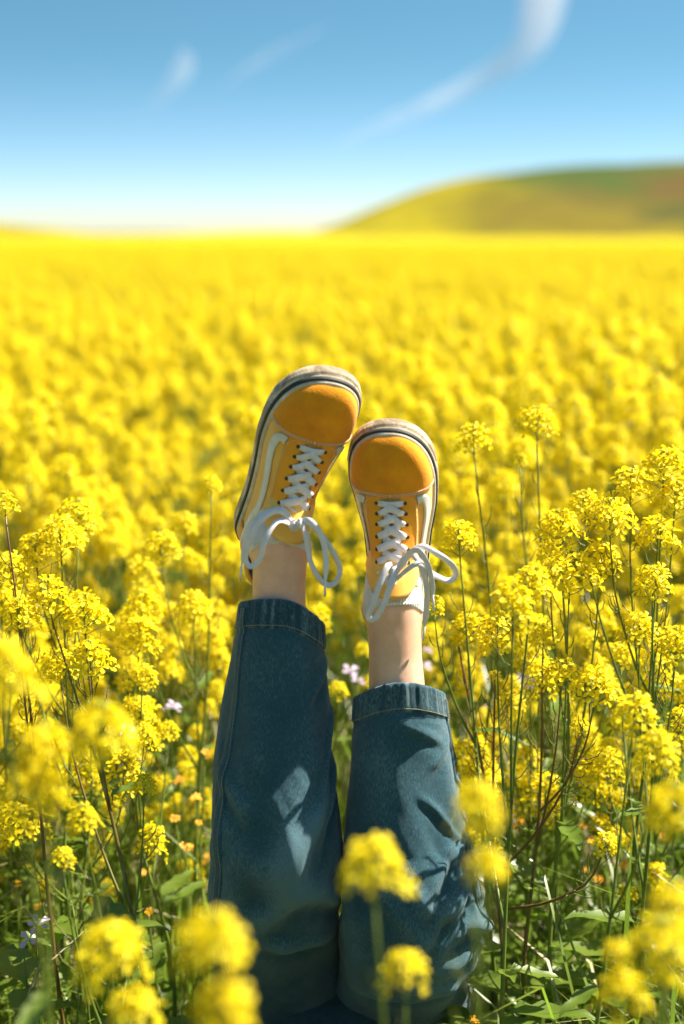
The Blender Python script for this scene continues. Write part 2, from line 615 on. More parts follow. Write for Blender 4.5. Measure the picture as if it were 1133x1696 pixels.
def gap(t):
    return (.0105 + .004 * max(0, (.65 - t) / .26)) * math.sqrt(min(max((.730 - t) / .03, 0), 1))


def th_edge(t):
    """Free edge of the upper on the lateral side (mirror for medial)."""
    if t >= .730:
        return math.pi / 2
    w = halfw(t, 1)
    tg = math.acos(min(1, (gap(t) / w)) ** (1 / EXP_A(t))) if w > gap(t) else 0.3
    tcol = math.asin(min(1, COLLAR(t) / topz(t)) ** (1 / EXP_B(t)))
    if t >= .41:
        return tg
    if t <= .34:
        return tcol
    k = sstep(.34, .41, t)
    return tcol * (1 - k) + tg * k


def march(t, th, dist, side):
    """Angle reached after walking dist down the section from angle th (lateral measure)."""
    n = 12
    for _ in range(n):
        a = S(t, th if side > 0 else math.pi - th)
        b = S(t, (th - .02) if side > 0 else math.pi - th + .02)
        th -= .02 * (dist / n) / max((b - a).length, 1e-6)
        if th < 0.02:
            return 0.02
    return th


def ang(th, side):
    return th if side > 0 else math.pi - th


def patch(rows, name, mat, parent, thick=.0012, flip=False, sub=0):
    m = MB(); m.grid(rows, flip=flip)
    o = m.build(name, mat, parent)
    s = o.modifiers.new("thick", 'SOLIDIFY'); s.thickness = thick; s.offset = 0
    return o


def ribbon(m, pts, width, thick, hints, mi=0):
    rows = []
    n = len(pts)
    for i, p in enumerate(pts):
        t = (pts[min(i + 1, n - 1)] - pts[max(i - 1, 0)]).normalized()
        h = hints[i] if isinstance(hints, list) else hints
        w = t.cross(h)
        w = w.normalized() if w.length > 1e-6 else t.orthogonal().normalized()
        nn = w.cross(t).normalized()
        wd = width[i] if hasattr(width, '__len__') else width
        hw, ht = wd / 2, thick / 2
        rows.append([p - w * hw, p - w * hw * .95 + nn * ht, p + nn * ht * .9, p + w * hw * .95 + nn * ht, p + w * hw, p + w * hw * .95 - nn * ht, p - nn * ht * .9, p - w * hw * .95 - nn * ht])
    b = len(m.v)
    m.grid(rows, closed=True, mi=mi)
    m.f.append(tuple(b + k for k in range(8))); m.m.append(mi)
    e = b + (n - 1) * 8
    m.f.append(tuple(e + k for k in reversed(range(8)))); m.m.append(mi)


def outline(n=150):
    """Closed plan outline of the upper at the feather edge, dense at both ends."""
    pts = []
    ts = [(1 - math.cos(math.pi * i / (n // 2))) / 2 for i in range(n // 2 + 1)]
    for t in ts:
        pts.append((t * SL, yc(t) + halfw(t, 1)))
    for t in reversed(ts[1:-1]):
        pts.append((t * SL, yc(t) - halfw(t, -1)))
    # resample evenly
    P = np.array(pts + [pts[0]])
    d = np.r_[0, np.cumsum(np.linalg.norm(np.diff(P, axis=0), axis=1))]
    u = np.linspace(0, d[-1], n + 1)[:-1]
    return np.c_[np.interp(u, d, P[:, 0]), np.interp(u, d, P[:, 1])]


OUT = outline()
_tan = np.roll(OUT, -1, 0) - np.roll(OUT, 1, 0)
_tan /= np.linalg.norm(_tan, axis=1)[:, None]
NRM = np.c_[_tan[:, 1], -_tan[:, 0]]
if ((OUT - np.array([SL / 2, 0])) * NRM).sum() < 0:
    NRM = -NRM


XB, RB_ = .60 * SL, .40


def bend(p):
    """The forefoot curls up a little, as in a worn shoe."""
    if p[0] <= XB:
        return Vector(p)
    th = (p[0] - XB) / RB_
    return Vector((XB + (RB_ - p[2]) * math.sin(th), p[1], RB_ - (RB_ - p[2]) * math.cos(th)))


def toe_spring(x):
    return 0.005 * max(0, (x / SL - .72) / .28) ** 1.6


def band(prof, idx=None):
    rows = []
    for off, z in prof:
        r = []
        for i in (range(len(OUT)) if idx is None else idx):
            p = OUT[i] + NRM[i] * off
            r.append((p[0], p[1], z + toe_spring(p[0]) * (1 - z / .05)))
        rows.append(r)
    return rows


def make_sneaker(label, loc_toe, T, N, right, bow):
    """T: heel-to-toe direction, N: sole-to-top direction, right: mirrored for the right foot."""
    T = T.normalized()
    N = (N - T * N.dot(T)).normalized()
    Yv = N.cross(T)
    M = Matrix((T, Yv, N)).transposed().to_4x4()
    toe_local = bend(Vector((SL + .005, 0, .012)))
    M.translation = loc_toe - (M.to_3x3() @ toe_local)
    root = empty("sneaker")
    root.matrix_world = M
    tag(root, label, "sneaker", "pair of worn sneakers")
    mir = -1 if right else 1

    def fixm(o):
        me = o.data
        for v in me.vertices:
            v.co = bend(v.co)
            if right:
                v.co.y = -v.co.y
        if right:
            me.flip_normals()
        return o

    def mv(p):
        return Vector((p.x, p.y * mir, p.z))

    # upper (canvas): two sides joined over the toe
    ts = [.0005] + [i / 60 for i in range(1, 54)] + [.9 + .0985 * math.sin(math.pi / 2 * i / 12) for i in range(1, 13)]
    m = MB()
    NV = 14
    for side in (1, -1):
        rows = [[S(t, ang(th_edge(t) * j / NV, side)) for j in range(NV + 1)] for t in ts]
        m.grid(rows, flip=side < 0)
    up = fixm(m.build("upper", [CANVAS, LINING], root))
    s = up.modifiers.new("thick", 'SOLIDIFY'); s.thickness = .0025; s.offset = -1; s.material_offset = 1

    # toe cap
    rows = []
    for i in range(17):
        u = i / 16
        r = []
        for j in range(41):
            th = math.pi * (.001 + .998 * j / 40)
            c = 1 - abs(j - 20) / 20
            t0 = .740 - .010 * c ** 4
            t1 = .9985
            t = t0 + (t1 - t0) * (1 - (1 - u) ** 1.7)
            r.append(S(t, th, .0012))
        rows.append(r)
    cap = fixm(patch(rows, "toe_cap", SUEDE, root, .0014))
    # cap stitching: two dashed rows
    m = MB()
    for dt in (.006, .014):
        for j in range(3, 78):
            th0, th1 = math.pi * (j + .18) / 81, math.pi * (j + .82) / 81
            def tcap(th):
                return .740 - .010 * (1 - abs(th / math.pi - .5) * 2) ** 4 + dt
            m.tube([S(tcap(th0), th0, .0021), S(tcap((th0 + th1) / 2), (th0 + th1) / 2, .0025), S(tcap(th1), th1, .0021)], .00062, 4)
    fixm(m.build("stitching", THREAD, root))

    # eyestays, stripes, heel counter
    TE0, TE1 = .375, .742
    for side in (1, -1):
        rows = []
        for i in range(31):
            t = TE0 + (TE1 - TE0) * i / 30
            e = th_edge(t) if t < .728 else math.pi / 2 - .02
            if t > .692:
                e = min(e, th_edge(.692) + .06 * (t - .692) / .05)
            lo = march(t, e, .0195 + .003 * sstep(.5, .38, t), side)
            rows.append([S(t, ang(lo + (e - lo) * k / 8, side), .0011) for k in range(9)])
        fixm(patch(rows, "eyestay", SUEDE2, root, .0013))
        m = MB()
        for i in range(70):
            ta, tb = TE0 + .005 + (TE1 - TE0 - .02) * (i + .2) / 70, TE0 + .005 + (TE1 - TE0 - .02) * (i + .75) / 70
            q = []
            for t in (ta, tb):
                e = th_edge(t)
                q.append(S(t, ang(march(t, e, .0178, side), side), .0022))
            m.tube(q, .00055, 4)
        fixm(m.build("stitching", THREAD, root))
        # side stripe
        e = march(.705, th_edge(.692), .020, side)
        ctrl = [(.706, e + .02), (.708, e - .16), (.688, e - .30), (.63, e - .40), (.52, e - .42), (.42, e - .44), (.34, e - .50), (.26, .30), (.18, .22), (.07, .20)]
        cp = spline([Vector((a, b, 0)) for a, b in ctrl], 60)
        C = [S(p.x, ang(p.y, side), .0014) for p in cp]
        rows = []
        for i, p in enumerate(C):
            t = (C[min(i + 1, 59)] - C[max(i - 1, 0)]).normalized()
            n = (S(cp[i].x, ang(cp[i].y, side), .003) - S(cp[i].x, ang(cp[i].y, side))).normalized()
            w = n.cross(t).normalized()
            wid = .0052
            rows.append([p + w * wid * k - n * .0004 * k * k + n * .0004 for k in (-1, -.5, 0, .5, 1)])
        fixm(patch(rows, "side_stripe", STRIPE, root, .0014))
        # heel counter
        rows = []
        for i in range(13):
            t = .0006 + .15 * (i / 12) ** 1.4
            r = []
            for k in range(11):
                top = th_edge(t) - .02
                r.append(S(t, ang(.02 + (top - .02) * k / 10 * (1 - .35 * (i / 12) ** 2), side), .0012))
            rows.append(r)
        fixm(patch(rows, "heel_counter", SUEDE2, root, .0013))
        # eyelets
    # collar roll
    path = [S(t, ang(th_edge(t), 1)) for t in np.linspace(.375, .004, 26)] + [S(t, ang(th_edge(t), -1)) for t in np.linspace(.004, .375, 26)]
    m = MB(); m.tube(path, .0028, 8)
    fixm(m.build("collar", CANVAS, root))

    # tongue
    rows = []
    for i in range(29):
        t = .725 - (.725 - .325) * i / 28
        hwid = .021 + .005 * sstep(12, 22, i)
        if i >= 25: hwid *= math.sqrt(max(0.25, 1 - ((i - 25) / 3.6) ** 2))
        w = halfw(t, 1)
        r = []
        for k in range(11):
            y = hwid * (k / 10 * 2 - 1)
            wv = halfw(t, 1 if y >= 0 else -1)
            th = math.acos(max(-1, min(1, math.copysign(min(1, abs(y) / wv) ** (1 / EXP_A(t)), y))))
            r.append(S(t, th, -.0036 + .0075 * sstep(14, 25, i)))
        rows.append(r)
    fixm(patch(rows, "tongue", CANVAS, root, .003))

    # rubber: foxing, pinstripe, top edge, toe bumper, outsole
    m = MB()
    m.grid(band([(.0015, .0), (.0048, .0012), (.0060, .006), (.0062, .014), (.0060, .0185), (.0050, .0215)]), closed=True)
    sole = fixm(m.build("sole", RUBBER, root))
    m = MB(); m.grid(band([(.0052, .0200), (.0060, .0204), (.0056, .0236), (.0046, .0257), (.0036, .0257)]), closed=True)
    fixm(m.build("pinstripe", BLACK, sole))
    m = MB(); m.grid(band([(.0034, .0252), (.0040, .0258), (.0030, .0285), (.0010, .0305), (-.0025, .0300)]), closed=True)
    fixm(m.build("foxing_edge", EDGE, sole))
    front = [i for i in range(len(OUT)) if OUT[i][0] > SL * .80]
    m = MB(); m.grid(band([(.0058, .0035), (.0070, .0042), (.0073, .010), (.0071, .0165), (.0057, .0185)], front))
    bp_ = fixm(m.build("toe_bumper", BUMPER, sole))
    # ribs across the bumper
    m = MB()
    for a in range(len(front) - 1):
        for q in range(3):
            f = q / 3 + .1
            i, j = front[a], front[a + 1]
            p = OUT[i] * (1 - f) + OUT[j] * f
            n = NRM[i]
            sp = toe_spring(p[0])
            m.tube([Vector((p[0] + n[0] * .0072, p[1] + n[1] * .0072, z + sp * (1 - z / .05))) for z in (.0115, .0165)], .00045, 4)
    rb = fixm(m.build("bumper_ribs", BUMPER, sole)); rb["kind"] = "stuff"
    m = MB()
    rows = band([(.0018, .0003), (-.012, -.001), (-.022, -.001)])
    m.grid(rows, closed=True)
    fixm(m.build("outsole", SOLEB, sole))
    m = MB()
    c = band([(-.0215, -.0009)])[0]
    m.add(c, [tuple(range(len(c)))])
    fixm(m.build("outsole", SOLEB, sole))

    # eyelets and lacing
    te = [.702 - .0515 * i for i in range(7)]
    E, G = {}, {}
    em = MB()
    em.add([(math.cos(k * math.pi / 5) * .0021, math.sin(k * math.pi / 5) * .0021, 0.0006) for k in range(10)] + [(math.cos(k * math.pi / 5) * .0024, math.sin(k * math.pi / 5) * .0024, -.0008) for k in range(10)],
           [tuple(range(10))] + [(k, 10 + k, 10 + (k + 1) % 10, (k + 1) % 10) for k in range(10)])
    eme = em.mesh("eyelet", EYELET, False)
    for side in (1, -1):
        for i, t in enumerate(te):
            a = march(t, th_edge(t), .0058, side)
            p, q = S(t, ang(a, side), .0016), S(t, ang(a, side), .004)
            E[i, side] = (p, (q - p).normalized())
            gpt = S(t, ang(th_edge(t) + .05, side), .0005)
            G[i, side] = gpt
            n = mv((q - p).normalized())
            o = link("eyelet", eme, root)
            pb = bend(mv(p)); n = (bend(mv(q)) - pb).normalized()
            o.matrix_local = Matrix.Translation(pb + n * .0004) @ n.to_track_quat('Z', 'Y').to_matrix().to_4x4()
    lm = MB()

    def lace_seg(a, na, b, nb, lift, wa=.0094):
        mid = (a + b) / 2 + (na + nb).normalized() * lift
        pts = spline([a, a * .55 + mid * .45 + na * lift * .5, mid, b * .62 + mid * .38 + nb * lift * .6, b - nb * .0006], 13)
        hints = [na.lerp(nb, k / 12) for k in range(13)]
        w = [wa * (.72 + .28 * math.sin(math.pi * (k / 12) ** .6)) for k in range(11)] + [wa * .72, wa * .45]
        ribbon(lm, [mv(p) for p in pts], w, .0012, [mv(h) for h in hints])

    a, b = E[0, 1], E[0, -1]
    pts = spline([a[0] - a[1] * .0004, a[0] * .75 + b[0] * .25 + a[1] * .0036, (a[0] + b[0]) / 2 + Vector((0, 0, .0035)), a[0] * .25 + b[0] * .75 + b[1] * .0036, b[0] - b[1] * .0004], 13)
    ribbon(lm, [mv(p) for p in pts], [.004, .0065] + [.0085] * 9 + [.0065, .004], .0012, [mv(a[1].lerp(b[1], k / 12)) for k in range(13)])
    for i in range(6):
        for side, lf in ((1, .0030), (-1, .0043)):
            if i % 2: lf = .0073 - lf
            g0 = G[i, side]
            e1 = E[i + 1, -side]
            lace_seg(g0, Vector((0, 0, 1)), e1[0].lerp(G[i + 1, -side], .26) + e1[1] * .0012, e1[1], lf + .0006)
    # knot and bow
    kt = te[6] - .004
    knot = S(kt, math.pi / 2, .0065)
    Mi = M.inverted()
    kw = M @ mv(knot)
    for side in (1, -1):
        e = E[6, side]
        pts = spline([e[0] + e[1] * .0006, e[0] * .5 + knot * .5 + Vector((0, 0, .002)), knot], 9)
        ribbon(lm, [mv(p) for p in pts], .0078, .0013, mv(Vector((0, 0, 1))))
    # knot: a small wrapped bundle
    for k in range(3):
        ring = []
        for q in range(13):
            an = q * 2 * math.pi / 12
            ax = Vector((.35 * (k - 1), 1, 0)).normalized()
            e1 = Vector((1, 0, 0)); e2 = Vector((0, 0, 1))
            ring.append(knot + ax * (.0045 * (k - 1)) + e1 * math.cos(an) * (.0062 - .0008 * abs(k - 1)) + e2 * math.sin(an) * (.0048 - .0006 * abs(k - 1)))
        ribbon(lm, [mv(p) for p in ring], .0062, .0016, [mv(p - knot) for p in ring])
    ends = []
    kpx = project(kw)
    for item in bow:
        pts = [kw]
        for (px, py, dy) in item["pts"]:
            pts.append(at(px, py, kw.y + dy))
        if item.get("loop"):
            pts.append(kw + Vector((0.001, 0, -.002)))
        sp = spline(pts, 40)
        n = len(sp)
        tw0, tw1 = item.get("twist", (0, 0))
        hints = []
        base = Vector((0, -1, .15)).normalized()
        for k in range(n):
            t = (sp[min(k + 1, n - 1)] - sp[max(k - 1, 0)]).normalized()
            q = base - t * base.dot(t)
            q.normalize()
            hints.append(Matrix.Rotation(R(tw0 + (tw1 - tw0) * k / (n - 1)), 3, t) @ q)
        L3 = Mi.to_3x3()
        wv = [.0040 + .0026 * min(1, k / 5, (n - 1 - k) / 4 if item.get("loop") else 1) for k in range(n)]
        if not item.get("loop"):
            for k in range(6):
                wv[n - 1 - k] = .0026 + .0009 * k
        ribbon(lm, [Mi @ p for p in sp], wv, .0007, [L3 @ h for h in hints])
        if not item.get("loop"):
            ends.append((sp[-2], sp[-1]))
    lm.v = [tuple(bend(Vector(v))) if v[2] > 0 and abs(v[1]) < .05 else v for v in lm.v]
    lace = lm.build("shoelace", LACE, root)
    for a, b in ends:
        m = MB()
        d = (b - a).normalized()
        if d.z > -.3: d = Vector((0, 0, -1))
        m.tube([Mi @ (b - d * .001), Mi @ (b + d * .018)], .0014, 8)
        m.build("aglet", AGLET, lace)
    return root, M, mir


bow_left = [
    dict(loop=True, pts=[(462, 846, -.012), (432, 862, -.020), (414, 892, -.022), (406, 925, -.020), (416, 938, -.020), (430, 926, -.024), (440, 892, -.026), (462, 862, -.016)], twist=(10, -35)),
    dict(loop=True, pts=[(505, 862, -.008), (530, 884, -.008), (552, 915, -.004), (563, 945, .002), (553, 967, .004), (535, 965, .002), (516, 935, -.006), (508, 895, -.010), (498, 862, -.010)], twist=(0, 40)),
    dict(pts=[(468, 845, -.008), (440, 850, -.012), (414, 872, -.010), (404, 905, -.004), (400, 940, .004)], twist=(0, 60)),
    dict(pts=[(512, 862, -.012), (533, 890, -.012), (540, 925, -.010), (539, 962, -.008)], twist=(0, -15)),
]
bow_right = [
    dict(loop=True, pts=[(645, 934, -.012), (630, 965, -.020), (618, 1000, -.022), (610, 1022, -.020), (622, 1024, -.020), (636, 1000, -.026), (648, 965, -.024), (656, 938, -.014)], twist=(20, -40)),
    dict(loop=True, pts=[(690, 908, -.012), (722, 916, -.012), (748, 935, -.006), (755, 952, .000), (742, 962, -.002), (715, 950, -.012), (690, 934, -.016)], twist=(-10, 30)),
    dict(pts=[(684, 912, -.016), (706, 930, -.018), (715, 960, -.014), (717, 986, -.012)], twist=(0, 50)),
    dict(pts=[(676, 918, -.010), (697, 938, -.014), (707, 975, -.010), (706, 1010, -.004), (703, 1038, .002)], twist=(-20, 20)),
]
TOE_L, TOE_R = at(549, 612, 1.555), at(649, 698, 1.565)
shoe_l, M_l, _ = make_sneaker("yellow sneaker with white side stripe, the higher foot, tilted sideways", TOE_L, Vector((.335, -.40, .85)), Vector((.29, -1, 0)), False, bow_left)
shoe_r, M_r, _ = make_sneaker("yellow sneaker with white side stripe, the lower foot, pointing straight up", TOE_R, Vector((-.04, -.32, .945)), Vector((-.10, -1, 0)), True, bow_right)

# ------------------------------------------------------------------ person (legs) and jeans
ANK = (.064, 0, .082)
legs = {}
for key, M_, mir, knee, hip in (
        ("l", M_l, 1, at(455, 1425, 1.545), Vector((-.080, 1.82, .135))),
        ("r", M_r, -1, at(674, 1512, 1.54), Vector((.080, 1.82, .135)))):
    ank = M_ @ Vector((ANK[0], ANK[1] * mir, ANK[2]))
    legs[key] = dict(ankle=ank, knee=knee, hip=hip, M=M_, mir=mir)


def ring(c, axis, xdir, a, b, n=32, fn=None):
    axis = axis.normalized()
    xd = (xdir - axis * xdir.dot(axis)).normalized()
    yd = axis.cross(xd)
    out = []
    for k in range(n):
        ph = 2 * math.pi * k / n
        f = fn(ph) if fn else 1.0
        out.append(c + xd * math.cos(ph) * a * f + yd * math.sin(ph) * b * f)
    return out


def leg_path(L):
    """Centres from inside the shoe, through ankle and knee, to the hip."""
    M_, mir = L["M"], L["mir"]
    heel = M_ @ Vector((.070, 0, .050))
    ax = (L["knee"] - L["ankle"]).normalized()
    return heel, ax


mb = MB()
for L in legs.values():
    heel, ax = leg_path(L)
    M_ = L["M"]
    a, k, h = L["ankle"], L["knee"], L["hip"]
    X = Vector((1, 0, 0))
    pts = [M_ @ Vector((.215, 0, .040)), M_ @ Vector((.16, 0, .052)), M_ @ Vector((.11, 0, .062)), M_ @ Vector((.082, 0, .072)), a + ax * .008, a + ax * .035, a + ax * .065, a + ax * .11, a.lerp(k, .45), a.lerp(k, .72), k.lerp(a, .06), k.lerp(h, .10), k.lerp(h, .4), k.lerp(h, .75), h]
    rad = [(.020, .010), (.022, .014), (.0225, .020), (.027, .031), (.0325, .038), (.0310, .0355), (.0305, .0345), (.033, .038), (.043, .048), (.048, .052), (.050, .052), (.053, .055), (.062, .065), (.075, .078), (.085, .085)]
    rows = []
    for i, p in enumerate(pts):
        d = pts[min(i + 1, len(pts) - 1)] - pts[max(i - 1, 0)]
        rows.append(ring(p, d, X, rad[i][0], rad[i][1], 28))
    b = len(mb.v)
    mb.grid(rows, closed=True)
    mb.f.append(tuple(b + q for q in reversed(range(28)))); mb.m.append(0)
    e = b + (len(pts) - 1) * 28
    mb.f.append(tuple(e + q for q in range(28))); mb.m.append(0)
    # tendon over the instep and ankle bones
    fwd = Vector((0, -1, .1))
    mb.tube([M_ @ Vector((.105, .004 * L['mir'], .086)), a + ax * .004 + fwd * .0335 + X * .004 * L['mir'], a + ax * .035 + fwd * .0315 + X * .003 * L['mir'], a + ax * .08 + fwd * .029], [.004, .0058, .0058, .004], 10)
    for sx in (-1, 1):
        c = a + ax * .012 + Vector((sx * .026, .004, 0))
        mb.tube([c - ax * .016, c - ax * .008, c, c + ax * .010, c + ax * .022], [.003, .0100, .0125, .0105, .003], 12)
# pelvis and waist, lying on the ground towards the viewer
mb.tube([Vector((-.15, 1.82, .14)), Vector((-.1, 1.80, .14)), Vector((0, 1.78, .14)), Vector((.1, 1.80, .14)), Vector((.15, 1.82, .14))], [.05, .10, .12, .10, .05], 20)
person = mb.build("person", SKIN)
rm = person.modifiers.new("join", 'REMESH'); rm.mode = 'VOXEL'; rm.voxel_size = .0035; rm.use_smooth_shade = True
sm = person.modifiers.new("smooth", 'SMOOTH'); sm.factor = .5; sm.iterations = 8
tag(person, "person lying in the field with both legs raised, in dark blue jeans", "person")

# socks: ribbed band round each ankle
for L in legs.values():
    heel, ax = leg_path(L)
    a, M_ = L["ankle"], L["M"]
    X = Vector((1, 0, 0))
    front = (M_.to_3x3() @ Vector((0, 0, 1))).normalized()
    mb = MB()
    rows = []
    base = [(M_ @ Vector((.098, 0, .056)), .0285, .0270), (M_ @ Vector((.086, 0, .064)), .0300, .031), (M_ @ Vector((.074, 0, .072)), .0312, .0335), (a + ax * .001, .0330, .0368), (a + ax * .009, .0334, .0375), (a + ax * .018, .0328, .0370)]
    C = spline([p for p, _, _ in base], 26)
    for i, c in enumerate(C):
        u = i / 25 * 5
        i0 = min(int(u), 4); f = u - i0
        ra = base[i0][1] * (1 - f) + base[i0 + 1][1] * f
        rb_ = base[i0][2] * (1 - f) + base[i0 + 1][2] * f
        d = C[min(i + 1, 25)] - C[max(i - 1, 0)]
        rg = ring(c, d, X, ra + .001, rb_ + .001, 240, lambda ph: 1 + .017 * math.cos(ph * 60))
        dn = d.normalized()
        pull = (.016 if L["mir"] > 0 else .018) * sstep(12, 25, i)
        rows.append([q - dn * pull * max(0., -(q - c).normalized().y) ** 1.5 for q in rg])
    rows.append([p * 1.0 + (C[-1] - p).normalized() * .0026 for p in rows[-1]])
    mb.grid(rows, closed=True)
    mb.build("sock", SOCK, person)


# jeans: loose tapering legs with a turned hem, folds, and a seat
def fnoise(x, y, seed=0):
    return (math.sin(x * 1.7 + y * .9 + seed) + math.sin(x * .8 - y * 1.9 + 1.3 + seed * 2.1) + math.sin(x * 2.9 + y * 2.3 + 4.1 + seed * .7) * .6 + math.sin(-x * 4.3 + y * 3.1 + seed * 1.9) * .35) / 2.95


FOLDS = {
    "r": [(.40, .75, .05, -.10, .0060, .014, .75), (.445, .55, -.06, .10, .0075, .016, .65), (.34, .85, .08, .05, .0045, .012, .55), (.29, .55, .10, .0, .0035, .011, .45), (.485, .75, .03, -.06, .0065, .015, .7),
          (.20, .35, .16, .0, .0032, .012, .4), (.37, 2.2, -.05, .05, .0035, .018, .6), (.24, .9, -.12, .1, .0030, .010, .4), (.43, 1.35, .10, .0, .0040, .012, .35), (.52, 1.2, -.03, .05, .0060, .02, .9), (.56, 1.6, .05, .0, .006, .02, .8),
          (.12, .7, .10, .0, .0026, .012, .35), (.085, 1.2, -.03, .0, .0022, .010, .5)],
    "l": [(.40, 1.2, .08, -.08, .0050, .022, .8), (.46, .9, -.06, .08, .0060, .022, .7), (.33, .35, .14, .0, .0045, .018, .5), (.22, .25, .20, .0, .0035, .016, .4), (.50, 1.9, .05, -.05, .0055, .025, .9),
          (.10, .45, .12, .0, .0030, .014, .35), (.56, 1.3, -.04, .0, .0060, .02, .8), (.30, 2.4, -.10, .0, .0030, .02, .5)],
}
NPH, NT = 160, 230
jm = MB()
wear = []
jeans_leg = {}
HEM_I = []
for key, L in legs.items():
    a, k, h = L["ankle"], L["knee"], L["hip"]
    ax = (k - a).normalized()
    hem0 = a + ax * (.078 if key == "l" else .100)
    hem0 = hem0 + Vector((.003, .006, 0))
    cpts = [hem0, hem0.lerp(k, .33) + Vector((0, .003, 0)), hem0.lerp(k, .66), k.lerp(hem0, .06), k + (h - k) * .14 + Vector((0, -.004, -.008)), k.lerp(h, .42), k.lerp(h, .72), h]
    if key == "l":
        cpts[1].x -= .002; cpts[2].x -= .004
        RA = [.0492, .0585, .0700, .0765, .0760, .0780, .0900, .105]
        RB = [.0500, .0580, .0620, .0640, .0660, .0760, .0900, .105]
    else:
        cpts[3].x += .004; cpts[4].x += .004
        RA = [.0525, .0610, .0690, .0790, .0860, .0830, .0900, .105]
        RB = [.0550, .0600, .0630, .0650, .0700, .0780, .0900, .105]
    fine = spline(cpts, 700)
    fr_ = spline([Vector((x, y, 0)) for x, y in zip(RA, RB)], 700)
    cum = np.r_[0, np.cumsum([(fine[q + 1] - fine[q]).length for q in range(699)])]
    sel = [int(np.searchsorted(cum, v)) for v in np.linspace(0, cum[-1], NT)]
    sel = [min(q, 699) for q in sel]
    C = [fine[q] for q in sel]
    raC = [fr_[q] for q in sel]
    SK = (k - hem0).length / cum[-1]
    HS = .030 / cum[-1]
    rows = []
    seed = 1.0 if key == "l" else 5.2
    fr = []
    ref = Vector((1, 0, 0))
    for i in range(NT):
        d = (C[min(i + 1, NT - 1)] - C[max(i - 1, 0)]).normalized()
        xd = (ref - d * ref.dot(d)).normalized()
        ref = xd
        yd = d.cross(xd)          # ph = 90 deg -> yd
        if yd.y > 0: yd = -yd      # towards the viewer
        fr.append((C[i], xd, yd, d))
    jeans_leg[key] = []
    for i in range(NT):
        c, xd, yd, d = fr[i]
        s = i / (NT - 1)
        r = []
        for j in range(NPH):
            ph = 2 * math.pi * j / NPH
            cx, sy = math.cos(ph), math.sin(ph)
            # long drapes, growing away from the hem
            f = .0042 * fnoise(ph * 2.0 + s * 2, s * 7, seed) * sstep(.02, .15, s)
            f += .0022 * math.sin(ph * 5 + 3 * math.sin(s * 5 + seed) + seed) * sstep(.05, .3, s)
            # creases round the knee
            kn = math.exp(-((s - SK) / .10) ** 2)
            q = s * 70 + 5 * math.sin(ph * 1.3 + seed) + 3.0 * fnoise(ph * 2, s * 9, seed + 3)
            f += kn * .0042 * (abs(math.sin(q * .55)) ** .8 - .6) * (.35 + .65 * (cx * (1 if key == "r" else -1) > -.3))
            # crumple on the sunny side
            f += .0022 * fnoise(ph * 7, s * 42, seed + 9) * sstep(.12, .3, s) * (.4 + .6 * max(0, cx if key == "r" else -cx * .3 + .2))
            # single folds: (s, ph centre, slope, curve, depth, width, ph reach)
            pd = (ph + math.pi) % (2 * math.pi) - math.pi
            for (s0, p0, sl, cv, am, wd_, rc) in FOLDS[key]:
                dp = pd - p0
                if abs(dp) < rc * 1.6:
                    sc_ = (s0 + sl * dp + cv * dp * dp) * SK / .45
                    z_ = (s - sc_) / wd_
                    if abs(z_) < 4:
                        f += (1.5 if key == 'l' else 1.2) * am * math.exp(-(dp / rc) ** 4) * (math.exp(-z_ * z_) - .6 * math.exp(-(z_ - 1.5) ** 2))
            # puckered hem
            hem = 1 - sstep(HS * .6, HS * 1.15, s)
            f += hem * (.0008 * math.sin(ph * 23 + 3 * math.sin(ph * 3 + seed)) + .0006 * math.sin(ph * 41 + 4 * math.sin(ph * 2 + seed)))
            if HS * .93 < s < HS * 1.22: f -= .0010
            if s < HS * .93: f += .0004 + .0006 * math.sin(ph * 3 + seed)
            tilt = (.014 * -sy if key == "l" else .010 * -sy) + (-.016 * max(0, cx) if key == "l" else -.010 * max(0, cx) - .008 * max(0, -cx))
            fall = (1 - sstep(0, .30, s))
            # the front rides high at the hem, the sides hang lower
            p = c + xd * (raC[i].x + f) * cx + yd * (raC[i].y + f) * sy
            p = p + d * fall * (-.012 * max(0, sy) + .022 * max(0, cx) ** 2 * (1 if key == "l" else .7) + .018 * max(0, -cx) ** 2 * (.15 if key == "l" else .9) + .020 * max(0, -sy))
            r.append(p)
            w_ = .10 * kn + max(-.3, min(.4, f * 40))
            if s < HS: w_ = .05 + .40 * math.sin(ph * 23 + 3 * math.sin(ph * 3 + seed)) * (.5 + .5 * math.sin(ph * 7 + seed)) * (.4 + .6 * math.sin(ph * 3.3 + seed * 3))
            wear.append(max(-.6, min(1.0, w_)))
        rows.append(r)
    jeans_leg[key] = rows
    HEMI = int(HS * NT + .5)
    HEM_I.append(HEMI)
    jm.grid(rows[HEMI:], closed=True)
    # remember
    L["rows"] = rows
# seat
seat = []
for y, rx, rz in ((1.90, .02, .02), (1.885, .10, .07), (1.84, .155, .105), (1.76, .165, .115), (1.66, .155, .112), (1.56, .150, .108), (1.52, .148, .104)):
    seat.append(ring(Vector((0, y, .125)), Vector((0, -1, 0)), Vector((1, 0, 0)), rx, rz, 48))
jm.grid(seat, closed=True)
jeans = jm.build("jeans", DENIM, person)
att = jeans.data.attributes.new("wear", 'FLOAT', 'POINT')
wl = []
nper = NPH * NT
for q in range(2):
    wl += wear[q * nper + HEM_I[q] * NPH:(q + 1) * nper]
wl += [0.0] * (len(jeans.data.vertices) - len(wl))
att.data.foreach_set("value", wl)
so = jeans.modifiers.new("thick", 'SOLIDIFY'); so.thickness = .0016; so.offset = -1
tag(jeans, "dark blue loose denim jeans")

